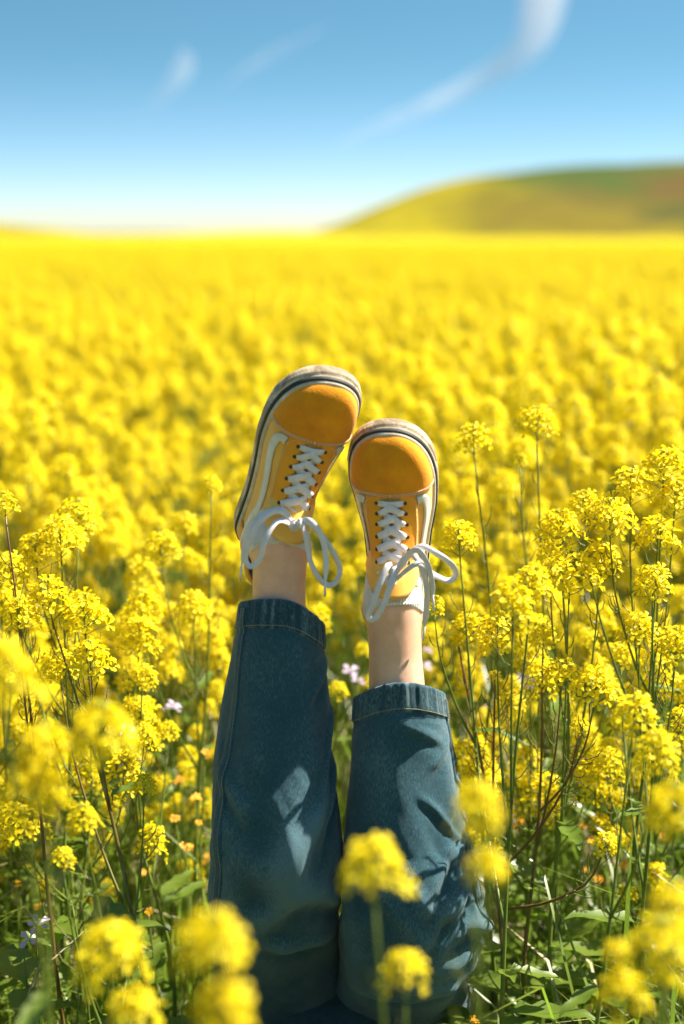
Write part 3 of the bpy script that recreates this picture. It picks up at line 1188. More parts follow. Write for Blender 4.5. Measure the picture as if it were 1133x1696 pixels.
for q, (key, L) in enumerate(legs.items()):
    rows = L["rows"]
    HEMI = HEM_I[q]
    # turned hem
    hm = MB()
    hrows = rows[:HEMI + 1]
    cc = sum((Vector(p) for p in hrows[0]), Vector()) / NPH
    inner = [[p + (cc - p).normalized() * .0035 for p in hrows[0]], [p + (cc - p).normalized() * .0040 for p in hrows[min(6, HEMI)]]]
    lip = [p + (cc - p).normalized() * .0016 - (hrows[1][i] - p) * .6 for i, p in enumerate(hrows[0])]
    full = [inner[1], inner[0], lip] + hrows
    hm.grid(full, closed=True)
    hem = hm.build("hem", DENIM_HEM, jeans)
    at2 = hem.data.attributes.new("wear", 'FLOAT', 'POINT')
    w2 = wear[q * nper:q * nper + (HEMI + 1) * NPH]
    at2.data.foreach_set("value", w2[:NPH] * 3 + w2)

    def outn(i, j):
        c = sum((Vector(rows[i][x]) for x in (0, 40, 80, 120)), Vector()) / 4
        return (Vector(rows[i][j % NPH]) - c).normalized()
    # hem stitching
    st = MB()
    i = HEMI - 1
    for j in range(NPH):
        a_, b_ = Vector(rows[i][j]), Vector(rows[i][(j + 1) % NPH])
        st.tube([a_.lerp(b_, .12) + outn(i, j) * .0006, a_.lerp(b_, .88) + outn(i, j) * .0006], .00048, 4)
    st.build("stitching", JTHREAD, jeans)
    # outer seam: a raised felled strip with two rows of stitches
    j0 = int(NPH * (.405 if key == "l" else .04))
    cpt = []
    for i in range(2, 185, 1):
        p = Vector(rows[i][j0]); n = outn(i, j0)
        cpt.append((p, n))
    sm_ = MB()
    side = [(Vector(rows[i][(j0 + 1) % NPH]) - Vector(rows[i][j0 - 1])).normalized() for i in range(2, 185, 1)]
    sm_.grid([[p - w * .0075 - n * .0006, p - w * .0065 + n * .0016, p + n * .0020, p + w * .0050 + n * .0018, p + w * .0058 - n * .0006] for (p, n), w in zip(cpt, side)])
    sm_.build("side_seam", DENIM, jeans)
    st = MB()
    for off in (-.0050, .0042):
        for x in range(len(cpt) - 1):
            (p, n), (p2, n2), w, w2_ = cpt[x], cpt[x + 1], side[x], side[x + 1]
            A = p + w * off + n * .0022; B = p2 + w2_ * off + n2 * .0022
            st.tube([A.lerp(B, .1), A.lerp(B, .78)], .00060, 4)
    st.build("stitching", JTHREAD, jeans)

# ------------------------------------------------------------------ mustard: blossoms, clusters, stems, leaves
def petal(m, base, out, up, side, ln, cup, mi=0):
    """One rounded petal from base, spreading along out and rising by cup."""
    pts = [base,
           base + out * ln * .45 + side * ln * .20 + up * ln * cup * .55,
           base + out * ln * .80 + side * ln * .36 + up * ln * cup * .70,
           base + out * ln * 1.03 + side * ln * .16 + up * ln * cup * .55,
           base + out * ln * 1.03 - side * ln * .16 + up * ln * cup * .55,
           base + out * ln * .80 - side * ln * .36 + up * ln * cup * .70,
           base + out * ln * .45 - side * ln * .20 + up * ln * cup * .55,
           base + out * ln * .68 + up * ln * cup * .40]
    m.add(pts, [(0, 1, 7), (1, 2, 7), (2, 3, 7), (3, 4, 7), (4, 5, 7), (5, 6, 7), (6, 0, 7)], mi)


def blossom_into(m, c, n, size, r, mi_petal=0, mi_bud=1):
    n = n.normalized()
    a = n.orthogonal().normalized()
    rot = r.uniform(0, math.pi)
    a = Matrix.Rotation(rot, 3, n) @ a
    b = n.cross(a)
    cup = r.uniform(.25, .75)
    for k, (o, s) in enumerate(((a, b), (b, -a), (-a, -b), (-b, a))):
        petal(m, c, o * math.cos(.12) + n * r.uniform(-.15, .2), n, s, size * r.uniform(.9, 1.1), cup, mi_petal)
    # stamens
    t = size * .18
    m.add([c + a * t * .5, c + b * t * .5, c - a * t * .5, c - b * t * .5, c + n * size * .55], [(0, 1, 4), (1, 2, 4), (2, 3, 4), (3, 0, 4)], mi_bud)


def bud_into(m, c, n, size, mi):
    n = n.normalized(); a = n.orthogonal().normalized() * size * .38; b = n.cross(a).normalized() * size * .38
    q = c + n * size * .5
    m.add([c, q + a, q + b, q - a, q - b, c + n * size], [(0, 2, 1), (0, 3, 2), (0, 4, 3), (0, 1, 4), (1, 2, 5), (2, 3, 5), (3, 4, 5), (4, 1, 5)], mi)


def cluster_layout(r, n=24, rad=.024, ht=.034):
    """Blossom places of a raceme whose tip is the origin's top: list of (pos, normal, foot)."""
    out = []
    for i in range(n):
        u = (i + .5) / n
        an = i * 2.39996 + r.uniform(-.3, .3)
        rr = rad * (.22 + .78 * u ** .6) * r.uniform(.72, 1.2)
        z = ht * (.42 - 1.0 * u ** 1.25) + r.uniform(-.003, .003)
        d = Vector((math.cos(an), math.sin(an), 0))
        p = d * rr + Vector((0, 0, z))
        nrm = (d * (.35 + .75 * u) + Vector((0, 0, 1.0 - .55 * u))).normalized()
        nrm = (nrm + Vector((r.uniform(-.35, .35), r.uniform(-.35, .35), r.uniform(-.2, .2)))).normalized()
        foot = Vector((0, 0, z - .010 - .004 * u))
        out.append((p, nrm, foot))
    return out


def cluster_base_into(m, lay, r, mi_stem=2, mi_bud=1):
    m.tube([Vector((0, 0, -.040)), Vector((0, 0, -.01)), Vector((0, 0, .012))], [.0011, .0009, .0006], 4, mi_stem)
    for p, n, f in lay:
        m.tube([f, f.lerp(p, .6) + Vector((0, 0, .001)), p], [.0005, .00045, .0004], 3, mi_stem, cap=False)
    for i in range(11):
        an = i * 2.4
        rr = .0045 * math.sqrt(i / 11)
        bud_into(m, Vector((math.cos(an) * rr, math.sin(an) * rr, .012 + .003 * (1 - i / 11))), Vector((math.cos(an) * rr * 90, math.sin(an) * rr * 90, 1)), .005, mi_bud)


CL = []      # joined clusters: blossoms, buds and stalks in one mesh
for k in range(6):
    r = random.Random(100 + k)
    m = MB()
    lay = cluster_layout(r, [32, 28, 36, 22, 34, 30][k], [.025, .023, .027, .020, .025, .024][k], [.052, .040, .060, .028, .046, .036][k])
    for p, n, f in lay:
        blossom_into(m, p, n, r.uniform(.0082, .0102), r)
    cluster_base_into(m, lay, r)
    CL.append(m.mesh("flower_cluster", [PETAL, BUD, STEM], True))
# blossom meshes of their own for the plants in focus
BL = []
for k in range(4):
    r = random.Random(200 + k)
    m = MB(); blossom_into(m, Vector(), Vector((0, 0, 1)), .0094, r)
    BL.append(m.mesh("blossom", [PETAL, BUD], True))
CB = []      # bare cluster stalks with buds + layout
for k in range(3):
    r = random.Random(300 + k)
    lay = cluster_layout(r, [30, 27, 34][k], [.025, .0235, .027][k])
    m = MB(); cluster_base_into(m, lay, r, 1, 0)
    CB.append((m.mesh("flower_cluster", [BUD, STEM], True), lay))


def leaf_mesh(name, ln, wd, r, lobes=0, mat=None, curl=.3):
    m = MB()
    rows = []
    n = 9
    for i in range(n + 1):
        u = i / n
        w = wd * math.sin(math.pi * min(1, u * .92 + .06)) ** .8 * (1 - .25 * u)
        if lobes:
            w *= .62 + .45 * abs(math.sin(u * math.pi * lobes))
        if u < .14: w *= .25
        z = -curl * ln * u * u + .03 * ln * math.sin(u * 9)
        x = ln * u
        rows.append([Vector((x, -w, z + w * .35 + .002 * math.sin(u * 30))), Vector((x, -w * .5, z + w * .12)), Vector((x, 0, z)), Vector((x, w * .5, z + w * .12)), Vector((x, w, z + w * .35 - .002 * math.sin(u * 27)))])
    m.grid(rows)
    return m.mesh(name, mat or LEAF, True)


LEAVES = [leaf_mesh("leaf", .075, .012, rnd, 0), leaf_mesh("leaf", .11, .022, rnd, 3), leaf_mesh("leaf", .055, .008, rnd, 0, curl=.1)]


def pods_into(m, P, r, mi, u0, u1, n):
    for i in range(n):
        u = u0 + (u1 - u0) * (i + r.random()) / n
        k = u * (len(P) - 1)
        i0 = min(int(k), len(P) - 2)
        p = P[i0].lerp(P[i0 + 1], k - i0)
        t = (P[i0 + 1] - P[i0]).normalized()
        an = r.uniform(0, 6.28)
        d = (Matrix.Rotation(an, 3, t) @ t.orthogonal()).normalized()
        ln = r.uniform(.016, .030)
        a = p + d * .008 + t * .004
        b = a + (d * .55 + t * .85).normalized() * ln * .6
        c = b + (d * .25 + t * 1.0 + Vector((0, 0, .25))).normalized() * ln * .5
        m.tube([p, a, b, c], [.00045, .0007, .0009, .0003], 3, mi, cap=False)


class Plant:
    """Stem with branches, seed pods, flower clusters and leaves in local space."""

    def __init__(self, seed, tips, root=Vector((0, 0, 0)), red=False, lean=None, podn=9, leaves=6, thick=1.0, kinds=(0, 1, 2, 3, 4, 5)):
        r = self.r = random.Random(seed)
        self.stem, self.pods = MB(), MB()
        self.cl, self.lv = [], []
        tips = sorted(tips, key=lambda q: -q[0].z)
        top = tips[0][0]
        H = top.z - root.z
        a = root + Vector((r.uniform(-.01, .01), r.uniform(-.01, .01), H * .33)) + (top - root) * Vector((1, 1, 0)).length * 0
        mid1 = root.lerp(top, .35) + Vector((r.uniform(-.02, .02), r.uniform(-.02, .02), H * .04))
        mid2 = root.lerp(top, .7) + Vector((r.uniform(-.018, .018), r.uniform(-.018, .018), 0))
        P = spline([root, mid1, mid2, top], 16)
        self.stem.tube(P, [thick * (.0036 - .0026 * i / 15) for i in range(16)], 6, 0)
        pods_into(self.pods, P, r, 0, .62, .93, podn)
        self.main = P
        self._tip(P, tips[0][1])
        for tip, size in tips[1:]:
            hh = (tip.z - root.z) / H
            u = max(.15, min(.82, hh - r.uniform(.22, .40)))
            i0 = int(u * 15)
            b0 = P[i0]
            out = (tip - b0); 
            c1 = b0 + Vector((out.x * .45, out.y * .45, out.z * .30))
            c2 = b0 + Vector((out.x * .85, out.y * .85, out.z * .68))
            Q = spline([b0, c1, c2, tip], 10)
            self.stem.tube(Q, [thick * (.0020 - .0012 * i / 9) for i in range(10)], 5, 0)
            pods_into(self.pods, Q, r, 0, .45, .88, max(3, podn - 3))
            self._tip(Q, size)
            if r.random() < .6:
                self.lv.append((c1 * .3 + b0 * .7, r.uniform(0, 6.28), r.uniform(-.5, .1), r.uniform(.5, .9), r.choice((0, 2))))
        for k in range(leaves):
            u = r.uniform(.06, .62)
            p = P[int(u * 15)]
            self.lv.append((p, r.uniform(0, 6.28), r.uniform(-.7, .15), r.uniform(.7, 1.25) * (1.25 - u), r.choice((0, 1, 1, 2))))
        self.red = red
        self.kinds = kinds

    def _tip(self, P, size):
        d = (P[-1] - P[-2]).normalized()
        d = (d + Vector((0, 0, .7))).normalized()
        self.cl.append((P[-1], d, size))

    def cl_matrix(self, c):
        p, d, s = c
        return Matrix.Translation(p + d * .030 * s) @ d.to_track_quat('Z', 'Y').to_matrix().to_4x4() @ Matrix.Rotation(self.r.uniform(0, 6.28), 4, 'Z') @ Matrix.Scale(s, 4)

    def lv_matrix(self, l):
        p, az, tilt, s, k = l
        return Matrix.Translation(p) @ Matrix.Rotation(az, 4, 'Z') @ Matrix.Rotation(tilt, 4, 'Y') @ Matrix.Scale(s, 4)

    def meshes(self):
        self.stem_me = self.stem.mesh("stem", STEMRED if self.red else STEM)
        self.pods_me = self.pods.mesh("seed_pods", POD)
        self.cm = [(self.cl_matrix(c), self.r.choice(self.kinds)) for c in self.cl]
        self.lm = [(self.lv_matrix(l), l[4]) for l in self.lv]
        return self

    def place(self, name, label, group, loc, rz=0.0, scale=1.0, leaves=True, blossoms=False, pods=True, cat="plant"):
        root = empty(name, loc, rz)
        root.scale = (scale,) * 3
        tag(root, label, cat, group)
        link("stem", self.stem_me, root)
        if pods:
            o = link("seed_pods", self.pods_me, root); o["kind"] = "stuff"
        for M_, k in self.cm:
            if blossoms:
                me, lay = CB[k % 3]
                o = link("flower_cluster", me, root); o.matrix_local = M_
                for q, (p, n, f) in enumerate(lay):
                    b = link("blossom", BL[q % 4], o)
                    b.matrix_local = Matrix.Translation(p) @ n.to_track_quat('Z', 'Y').to_matrix().to_4x4() @ Matrix.Rotation(q * 1.3, 4, 'Z')
            else:
                o = link("flower_cluster", CL[k], root); o.matrix_local = M_
        if leaves:
            for M_, k in self.lm:
                o = link("leaf", LEAVES[k], root); o.matrix_local = M_
        return root

    def joined(self, name):
        """One mesh of the whole plant, for the mass of the far field."""
        m = MB()
        m.add(self.stem.v, self.stem.f, 2)
        m.add(self.pods.v, self.pods.f, 2)
        for M_, k in self.cm:
            me = CL[k]
            b = len(m.v)
            m.v.extend([tuple(M_ @ v.co) for v in me.vertices])
            for p in me.polygons:
                m.f.append(tuple(b + i for i in p.vertices)); m.m.append(p.material_index)
        for M_, k in self.lm:
            me = LEAVES[k]
            b = len(m.v)
            m.v.extend([tuple(M_ @ v.co) for v in me.vertices])
            for p in me.polygons:
                m.f.append(tuple(b + i for i in p.vertices)); m.m.append(3)
        me = m.mesh(name, [PETAL, BUD, STEM, LEAF])
        return bpy.data.objects.new(name, me)


# --- plants that the photograph singles out: (label, [(px, py, Y, size)], root (x, Y), options)
def hero(label, tips, root=None, blossoms=False, seed=0, group=None, **kw):
    T = [(at(px, py, Y), s) for px, py, Y, s in tips]
    if root is None:
        mx = sum(t.x for t, _ in T) / len(T); my = sum(t.y for t, _ in T) / len(T)
        rr = random.Random(seed + 77)
        root = (mx + rr.uniform(-.03, .03), my + rr.uniform(-.02, .06))
    base = Vector((root[0], root[1], 0))
    T = [(t - base - Vector((0, 0, .030 * s)), s) for t, s in T]
    P = Plant(1000 + seed, T, Vector((0, 0, 0)), kinds=(1, 3, 5), **kw).meshes()
    return P.place("mustard_plant", label, group or "mustard plants that stand out near the person", base, blossoms=blossoms)


def rx(px, Y):
    return at(px, 848, Y).x


# blurred plants close to the viewer
hero("big blurred mustard plant with two stacked heads at the bottom edge", [(350, 1556, .78, .95), (366, 1660, .78, .82)], (rx(330, .74), .74), seed=1)
hero("blurred mustard plant with a trio of yellow heads beside the left trouser leg", [(165, 1205, 1.02, 1.12), (75, 1232, 1.04, .92), (48, 1302, 1.03, .98), (4, 1110, 1.0, 1.0)], (rx(170, 1.05), 1.05), seed=2)
hero("mustard plant with one soft round head at the lower left, beside the bottom leaves", [(185, 1570, 1.0, .98), (225, 1672, .98, .78)], (rx(210, .98), .98), seed=3)
hero("blurred mustard plant in front of the lower trouser leg with a smaller second head", [(620, 1428, .93, .86), (672, 1602, 1.0, .66)], (rx(760, .93), .93), seed=4)
hero("blurred mustard plant overlapping the outer edge of the right knee, two stacked heads", [(790, 1335, .88, .72), (806, 1432, .89, .62)], (rx(815, .84), .84), seed=5)
hero("mustard plant with a soft head cut by the right border, level with the knees", [(1115, 1335, 1.0, .98)], (rx(1120, 1.0), 1.0), seed=6)
hero("mustard plant with a big blurred spray of heads in the lower right corner", [(1098, 1562, .92, 1.12), (1112, 1490, .95, .72), (1036, 1640, 1.0, .78), (1022, 1575, 1.0, .5)], (rx(1090, .93), .93), seed=7)

# plants near the plane of focus
hero("sharp mustard plant with heads right beside the lower sneaker's lace loop", [(762, 884, 1.72, .88), (720, 1000, 1.7, .55)], (rx(880, 1.70), 1.70), True, 10)
hero("sharp mustard plant with three bright heads level with the lower shoe laces", [(930, 868, 1.66, 1.0), (944, 940, 1.62, 1.12), (995, 922, 1.67, .98), (912, 912, 1.7, .7)], (rx(960, 1.66), 1.66), True, 11)
hero("soft mustard plant whose heads hang just right of the white sock", [(850, 992, 1.45, .98), (880, 960, 1.5, .8), (825, 1046, 1.6, 1.0), (775, 1040, 1.75, .85)], (rx(860, 1.5), 1.52), False, 12)
hero("tall sharp mustard plant with the densest heads by the right border", [(1012, 850, 1.64, 1.0), (1045, 800, 1.70, .98), (1100, 770, 1.72, 1.05), (1090, 880, 1.64, .95), (970, 830, 1.72, .75), (1118, 820, 1.7, .9)], (rx(1035, 1.66), 1.66), True, 13, podn=12)
hero("slender tall mustard stalk with a small thin head above the sneakers' toes", [(786, 722, 1.86, .85)], (rx(840, 1.84), 1.84), True, 14, podn=14)
hero("slender mustard stalk reaching highest of all, small head against the blurred bloom", [(890, 694, 1.88, .95), (862, 760, 1.9, .4)], (rx(935, 1.86), 1.86), True, 15, podn=16)
hero("mustard plant with heads in a row beside the outer trouser leg below the cuff", [(930, 1112, 1.6, .92), (985, 1130, 1.55, .92), (900, 1050, 1.7, .6)], (rx(890, 1.62), 1.62), True, 16, podn=14, red=True)
hero("mustard plant with two soft heads right of the knee's lit patch", [(1048, 1180, 1.42, .98), (1086, 1240, 1.34, .92)], (rx(1010, 1.45), 1.45), False, 17)
hero("mustard plant with ragged heads at the right border below the dense spray", [(1082, 960, 1.6, .9), (1060, 1040, 1.68, .9), (1120, 1060, 1.62, .9), (1030, 1080, 1.75, .7)], (rx(1075, 1.64), 1.64), True, 18, podn=14)
hero("bare branching mustard stalk, dark and reddish, right of the knee", [(820, 1120, 1.68, .35), (960, 1200, 1.6, .4), (1000, 1390, 1.5, .55), (760, 1060, 1.75, .3)], (rx(885, 1.6), 1.6), True, 19, podn=20, red=True, thick=1.25)
hero("leaning mustard plant with a long diagonal stem crossing left of the jeans", [(85, 985, 1.62, 1.05), (140, 1010, 1.64, 1.05), (150, 1085, 1.6, .98), (100, 1100, 1.66, .85)], (rx(330, 1.5), 1.5), True, 20, podn=12, red=True, thick=1.2)
hero("sharp mustard plant with heads at the left border beside the higher shoe", [(100, 882, 1.72, 1.05), (60, 905, 1.74, .95), (20, 940, 1.7, .95), (128, 850, 1.8, 1.0)], (rx(70, 1.7), 1.7), True, 21, podn=14)
hero("forked mustard stalk with small heads left of the higher sneaker's heel", [(350, 800, 1.95, .5), (268, 905, 1.95, .95), (320, 1000, 1.9, .9), (240, 1000, 1.85, 1.05)], (rx(300, 1.9), 1.9), True, 22, podn=10)
hero("low mustard plant with a small flat head beside the trouser side seam", [(235, 1116, 1.72, .72), (225, 1172, 1.74, .72), (275, 1210, 1.8, .6)], (rx(250, 1.72), 1.72), True, 23)
hero("small mustard plant with a tiny bright head against the reddish stem", [(238, 1298, 1.55, .55), (140, 1352, 1.36, .78), (105, 1420, 1.4, .6)], (rx(190, 1.45), 1.45), False, 24)
hero("mustard plant with a soft head peeking between the two trouser cuffs", [(525, 1020, 2.05, .85), (560, 1140, 1.95, .55), (600, 1075, 2.1, .6)], (rx(545, 2.05), 2.05), False, 25)
hero("thin mustard stalk with few heads rising at the far left border", [(8, 830, 1.62, .6), (30, 1010, 1.6, .8)], (rx(100, 1.6), 1.6), True, 26, podn=16, red=True)

# --- variants for the field
def variant(seed, H, n, spread):
    r = random.Random(seed)
    tips = [(Vector((r.uniform(-.03, .03), r.uniform(-.03, .03), H)), r.uniform(.9, 1.15))]
    for i in range(n - 1):
        an = i * 2.4 + r.uniform(-.5, .5)
        d = spread * math.sqrt(r.uniform(.15, 1))
        tips.append((Vector((math.cos(an) * d, math.sin(an) * d, H * r.uniform(.55, .99))), r.choice((.45, .6, .75, .85, .95, 1.05)) * r.uniform(.92, 1.08)))
    return Plant(seed, tips, podn=7, leaves=7).meshes()


VAR = [variant(500 + k, .74, [12, 14, 10, 15, 12, 13, 16, 11][k], [.12, .14, .10, .15, .13, .11, .16, .13][k]) for k in range(8)]

# scatter
pts = []
r = random.Random(42)


def leg_clear(x, y):
    return not (-.26 < x < .26 and .2 < y < 1.98)


def try_scatter(y0, y1, dens, wfac, cond=None):
    area = 0.5 * (y0 + y1) * 2 * wfac * (y1 - y0)
    for _ in range(int(area * dens)):
        y = math.sqrt(r.uniform(y0 * y0, y1 * y1))
        x = r.uniform(-wfac, wfac) * y
        if leg_clear(x, y) and (cond is None or cond(x, y)):
            pts.append((x, y))


# the near strip is thinner so the undergrowth shows; denser behind
try_scatter(1.75, 2.6, 40, .55, lambda x, y: abs(x) > .12)
for _ in range(34):
    pts.append((r.uniform(-.75, -.17), r.uniform(1.95, 2.9)))
try_scatter(2.5, 4.0, 36, .50)
try_scatter(4.0, 9.0, 54, .58)
try_scatter(9.0, 22, 40, .60)
try_scatter(22, 52, 16, .62)
# beside and behind the viewer's field of view, so that light and shade go on there
for _ in range(260):
    y = r.uniform(-.8, 2.2); x = r.choice((-1, 1)) * r.uniform(.34 * max(y, .6) + .12, 2.4)
    pts.append((x, y))

info = []
for (x, y) in pts:
    h = r.uniform(.80, 1.12)
    if x > .1 * y and y < 5: h *= 1.08
    if y < 2.6: h *= r.choice((.55, .68, .8, .9, .95))
    k = r.randrange(8)
    top = project((x, y, .74 * h * .95))
    vis = top is not None and -40 < top[0] < 1173 and y > .2
    info.append((x, y, h, k, r.uniform(0, 6.28), vis, top))
order = sorted([i for i in range(len(info)) if info[i][5] and info[i][1] > 1.6], key=lambda i: info[i][1])
indiv = set(order[:265])
for i in order[:265]:
    x, y, h, k, rz, vis, top = info[i]
    px = top[0]
    if y < 2.4:
        kind, where = "mid-size mustard plant", "close behind the legs"
    elif y < 3.0:
        kind, where = "softly blurred mustard plant", "just past the sneakers"
    elif y < 3.7:
        kind, where = "blurred mustard plant", "some way past the sneakers"
    else:
        kind, where = "hazy mustard plant", "well past the sneakers"
    side = "by the left border" if px < 130 else "left of the jeans" if px < 270 else "left of the higher shoe" if px < 400 else "behind the higher shoe" if px < 570 else "behind the lower shoe" if px < 720 else "right of the lower shoe" if px < 850 else "right of the jeans" if px < 1000 else "by the right border"
    VAR[k].place("mustard_plant", f"{kind} {where}, {side}", f"{kind}s {where}, {side}", (x, y, 0), rz, h, leaves=y < 3.0, pods=y < 3.0)

rest = [info[i] for i in range(len(info)) if i not in indiv]


def scatter_object(name, label, cat, points, sources):
    """One object: sources instanced on points (x, y, z, rz, scale, index)."""
    cl = bpy.data.collections.new(name + "_sources")
    for i, o in enumerate(sources):
        o.name = f"{chr(97 + i)}_{name}"
        cl.objects.link(o)
    me = bpy.data.meshes.new(name)
    me.from_pydata([p[:3] for p in points], [], [])
    for nm, q in (("rz", 3), ("sc", 4)):
        a = me.attributes.new(nm, 'FLOAT', 'POINT'); a.data.foreach_set("value", [float(p[q]) for p in points])
    a = me.attributes.new("ix", 'INT', 'POINT'); a.data.foreach_set("value", [int(p[5]) for p in points])
    o = link(name, me)
    tag(o, label, cat, kind="stuff")
    nt = bpy.data.node_groups.new(name, 'GeometryNodeTree')
    nt.interface.new_socket("Geometry", in_out='INPUT', socket_type='NodeSocketGeometry')
    nt.interface.new_socket("Geometry", in_out='OUTPUT', socket_type='NodeSocketGeometry')
    gi, go = nt.nodes.new("NodeGroupInput"), nt.nodes.new("NodeGroupOutput")
    ci = nt.nodes.new("GeometryNodeCollectionInfo")
    ci.inputs[0].default_value = cl
    ci.inputs["Separate Children"].default_value = True
    ci.inputs["Reset Children"].default_value = True
    ip = nt.nodes.new("GeometryNodeInstanceOnPoints")
    ip.inputs["Pick Instance"].default_value = True

    def attr(nm, dt):
        n = nt.nodes.new("GeometryNodeInputNamedAttribute"); n.data_type = dt
        n.inputs[0].default_value = nm
        return n.outputs["Attribute"]
    cx = nt.nodes.new("ShaderNodeCombineXYZ")
    nt.links.new(attr("rz", 'FLOAT'), cx.inputs[2])
    nt.links.new(gi.outputs[0], ip.inputs["Points"])
    nt.links.new(ci.outputs[0], ip.inputs["Instance"])
    nt.links.new(attr("ix", 'INT'), ip.inputs["Instance Index"])
    nt.links.new(cx.outputs[0], ip.inputs["Rotation"])
    nt.links.new(attr("sc", 'FLOAT'), ip.inputs["Scale"])
    nt.links.new(ip.outputs[0], go.inputs[0])
    md = o.modifiers.new("scatter", 'NODES'); md.node_group = nt
    return o


scatter_object("mustard_field", "sea of yellow mustard bloom stretching to the hills", "flower field",
               [(x, y, 0, rz, h, k) for x, y, h, k, rz, v, t in rest], [v.joined("source") for v in VAR])

# ------------------------------------------------------------------ undergrowth
def grass_patch(seed, n, hmin, hmax, straw=.1, size=.30):
    r = random.Random(seed)
    m = MB()
    for _ in range(n):
        x, y = r.uniform(-size, size), r.uniform(-size, size)
        h = r.uniform(hmin, hmax)
        an = r.uniform(0, 6.28); d = Vector((math.cos(an), math.sin(an), 0)); w = Vector((-d.y, d.x, 0))
        bend = r.uniform(.05, .7) * h
        wd = r.uniform(.0012, .0034)
        mi = 1 if r.random() < straw else 0
        p0 = Vector((x, y, -.01))
        p = [p0, p0 + d * bend * .18 + Vector((0, 0, h * .45)), p0 + d * bend * .5 + Vector((0, 0, h * .82)), p0 + d * bend + Vector((0, 0, h * (1.0 - .25 * bend / h)))]
        m.add([p[0] - w * wd, p[0] + w * wd, p[1] - w * wd, p[1] + w * wd, p[2] - w * wd * .7, p[2] + w * wd * .7, p[3]], [(0, 1, 3, 2), (2, 3, 5, 4), (4, 5, 6)], mi)
    # low creeping leaves
    for _ in range(n // 7):
        x, y = r.uniform(-size, size), r.uniform(-size, size)
        z = r.uniform(.02, hmax * .55)
        M_ = Matrix.Translation((x, y, z)) @ Matrix.Rotation(r.uniform(0, 6.28), 4, 'Z') @ Matrix.Rotation(r.uniform(-.6, .5), 4, 'Y') @ Matrix.Scale(r.uniform(.3, .75), 4)
        me = LEAVES[r.choice((0, 2, 2, 0, 1))]
        b = len(m.v)
        m.v.extend([tuple(M_ @ v.co) for v in me.vertices])
        for pz in me.polygons:
            m.f.append(tuple(b + i for i in pz.vertices)); m.m.append(2)
    me = m.mesh("grass", [GRASS, STRAW, LEAF])
    return bpy.data.objects.new("grass_source", me)


GP = [grass_patch(1, 620, .06, .32, .12), grass_patch(2, 620, .08, .42, .14), grass_patch(3, 560, .05, .24, .2), grass_patch(4, 480, .14, .52, .12), grass_patch(5, 110, .05, .28, .14, .11), grass_patch(6, 100, .05, .36, .10, .11)]
gp = []
r = random.Random(9)
y = .3
while y < 9:
    step = .26 if y < 4 else .4
    x = -(.45 * y + .7)
    while x < .45 * y + .7:
        xx, yy = x + r.uniform(-.08, .08), y + r.uniform(-.08, .08)
        k = r.randrange(4)
        if -.36 < xx < .36 and 1.15 < yy < 2.05:
            k = 2 if abs(xx) < .22 else r.choice((0, 2))
        if abs(xx) < .56 and .3 < yy < 2.10:
            x += step
            continue
        gp.append((xx, yy, 0, r.uniform(0, 6.28), r.uniform(.75, 1.15), k))
        x += step
    y += step
y = .35
while y < 2.05:
    x = -.6
    while x < .6:
        xx, yy = x + r.uniform(-.05, .05), y + r.uniform(-.05, .05)
        if abs(xx) > .30 or (yy > 1.98 and abs(xx) > .1):
            gp.append((xx, yy, 0, r.uniform(0, 6.28), r.uniform(.75, 1.15), r.choice((4, 5))))
        x += .13
    y += .13
scatter_object("grass", "green grass and small leaves between the mustard stems", "grass", gp, GP)


# small wildflowers and broad leaves low down
def small_flower(name, label, group, p, petals, pm, size, n, seed, stem_h, cat="flower"):
    r = random.Random(seed)
    root = empty(name, (p.x, p.y, 0))
    tag(root, label, cat, group)
    m = MB()
    m.tube(spline([Vector((r.uniform(-.03, .03), r.uniform(-.02, .02), 0)), Vector((r.uniform(-.015, .015), 0, p.z * .5)), Vector((0, 0, p.z))], 7), [.0016, .0015, .0014, .0012, .0011, .001, .0008], 5)
    m.build("stem", STEM, root)
    for i in range(n):
        m = MB()
        c = Vector((0, 0, p.z)) + Vector((r.uniform(-1, 1), r.uniform(-1, 1), r.uniform(-1.2, .3))) * size * (1.3 if n > 1 else 0)
        nn = Vector((r.uniform(-.6, .6), r.uniform(-.9, .1), 1)).normalized()
        a = nn.orthogonal().normalized(); b = nn.cross(a)
        for k in range(petals):
            an = k * 2 * math.pi / petals
            o_ = a * math.cos(an) + b * math.sin(an)
            petal(m, c, o_, nn, nn.cross(o_), size * r.uniform(.9, 1.1), .4)
        m.build("blossom", pm, root)
    return root


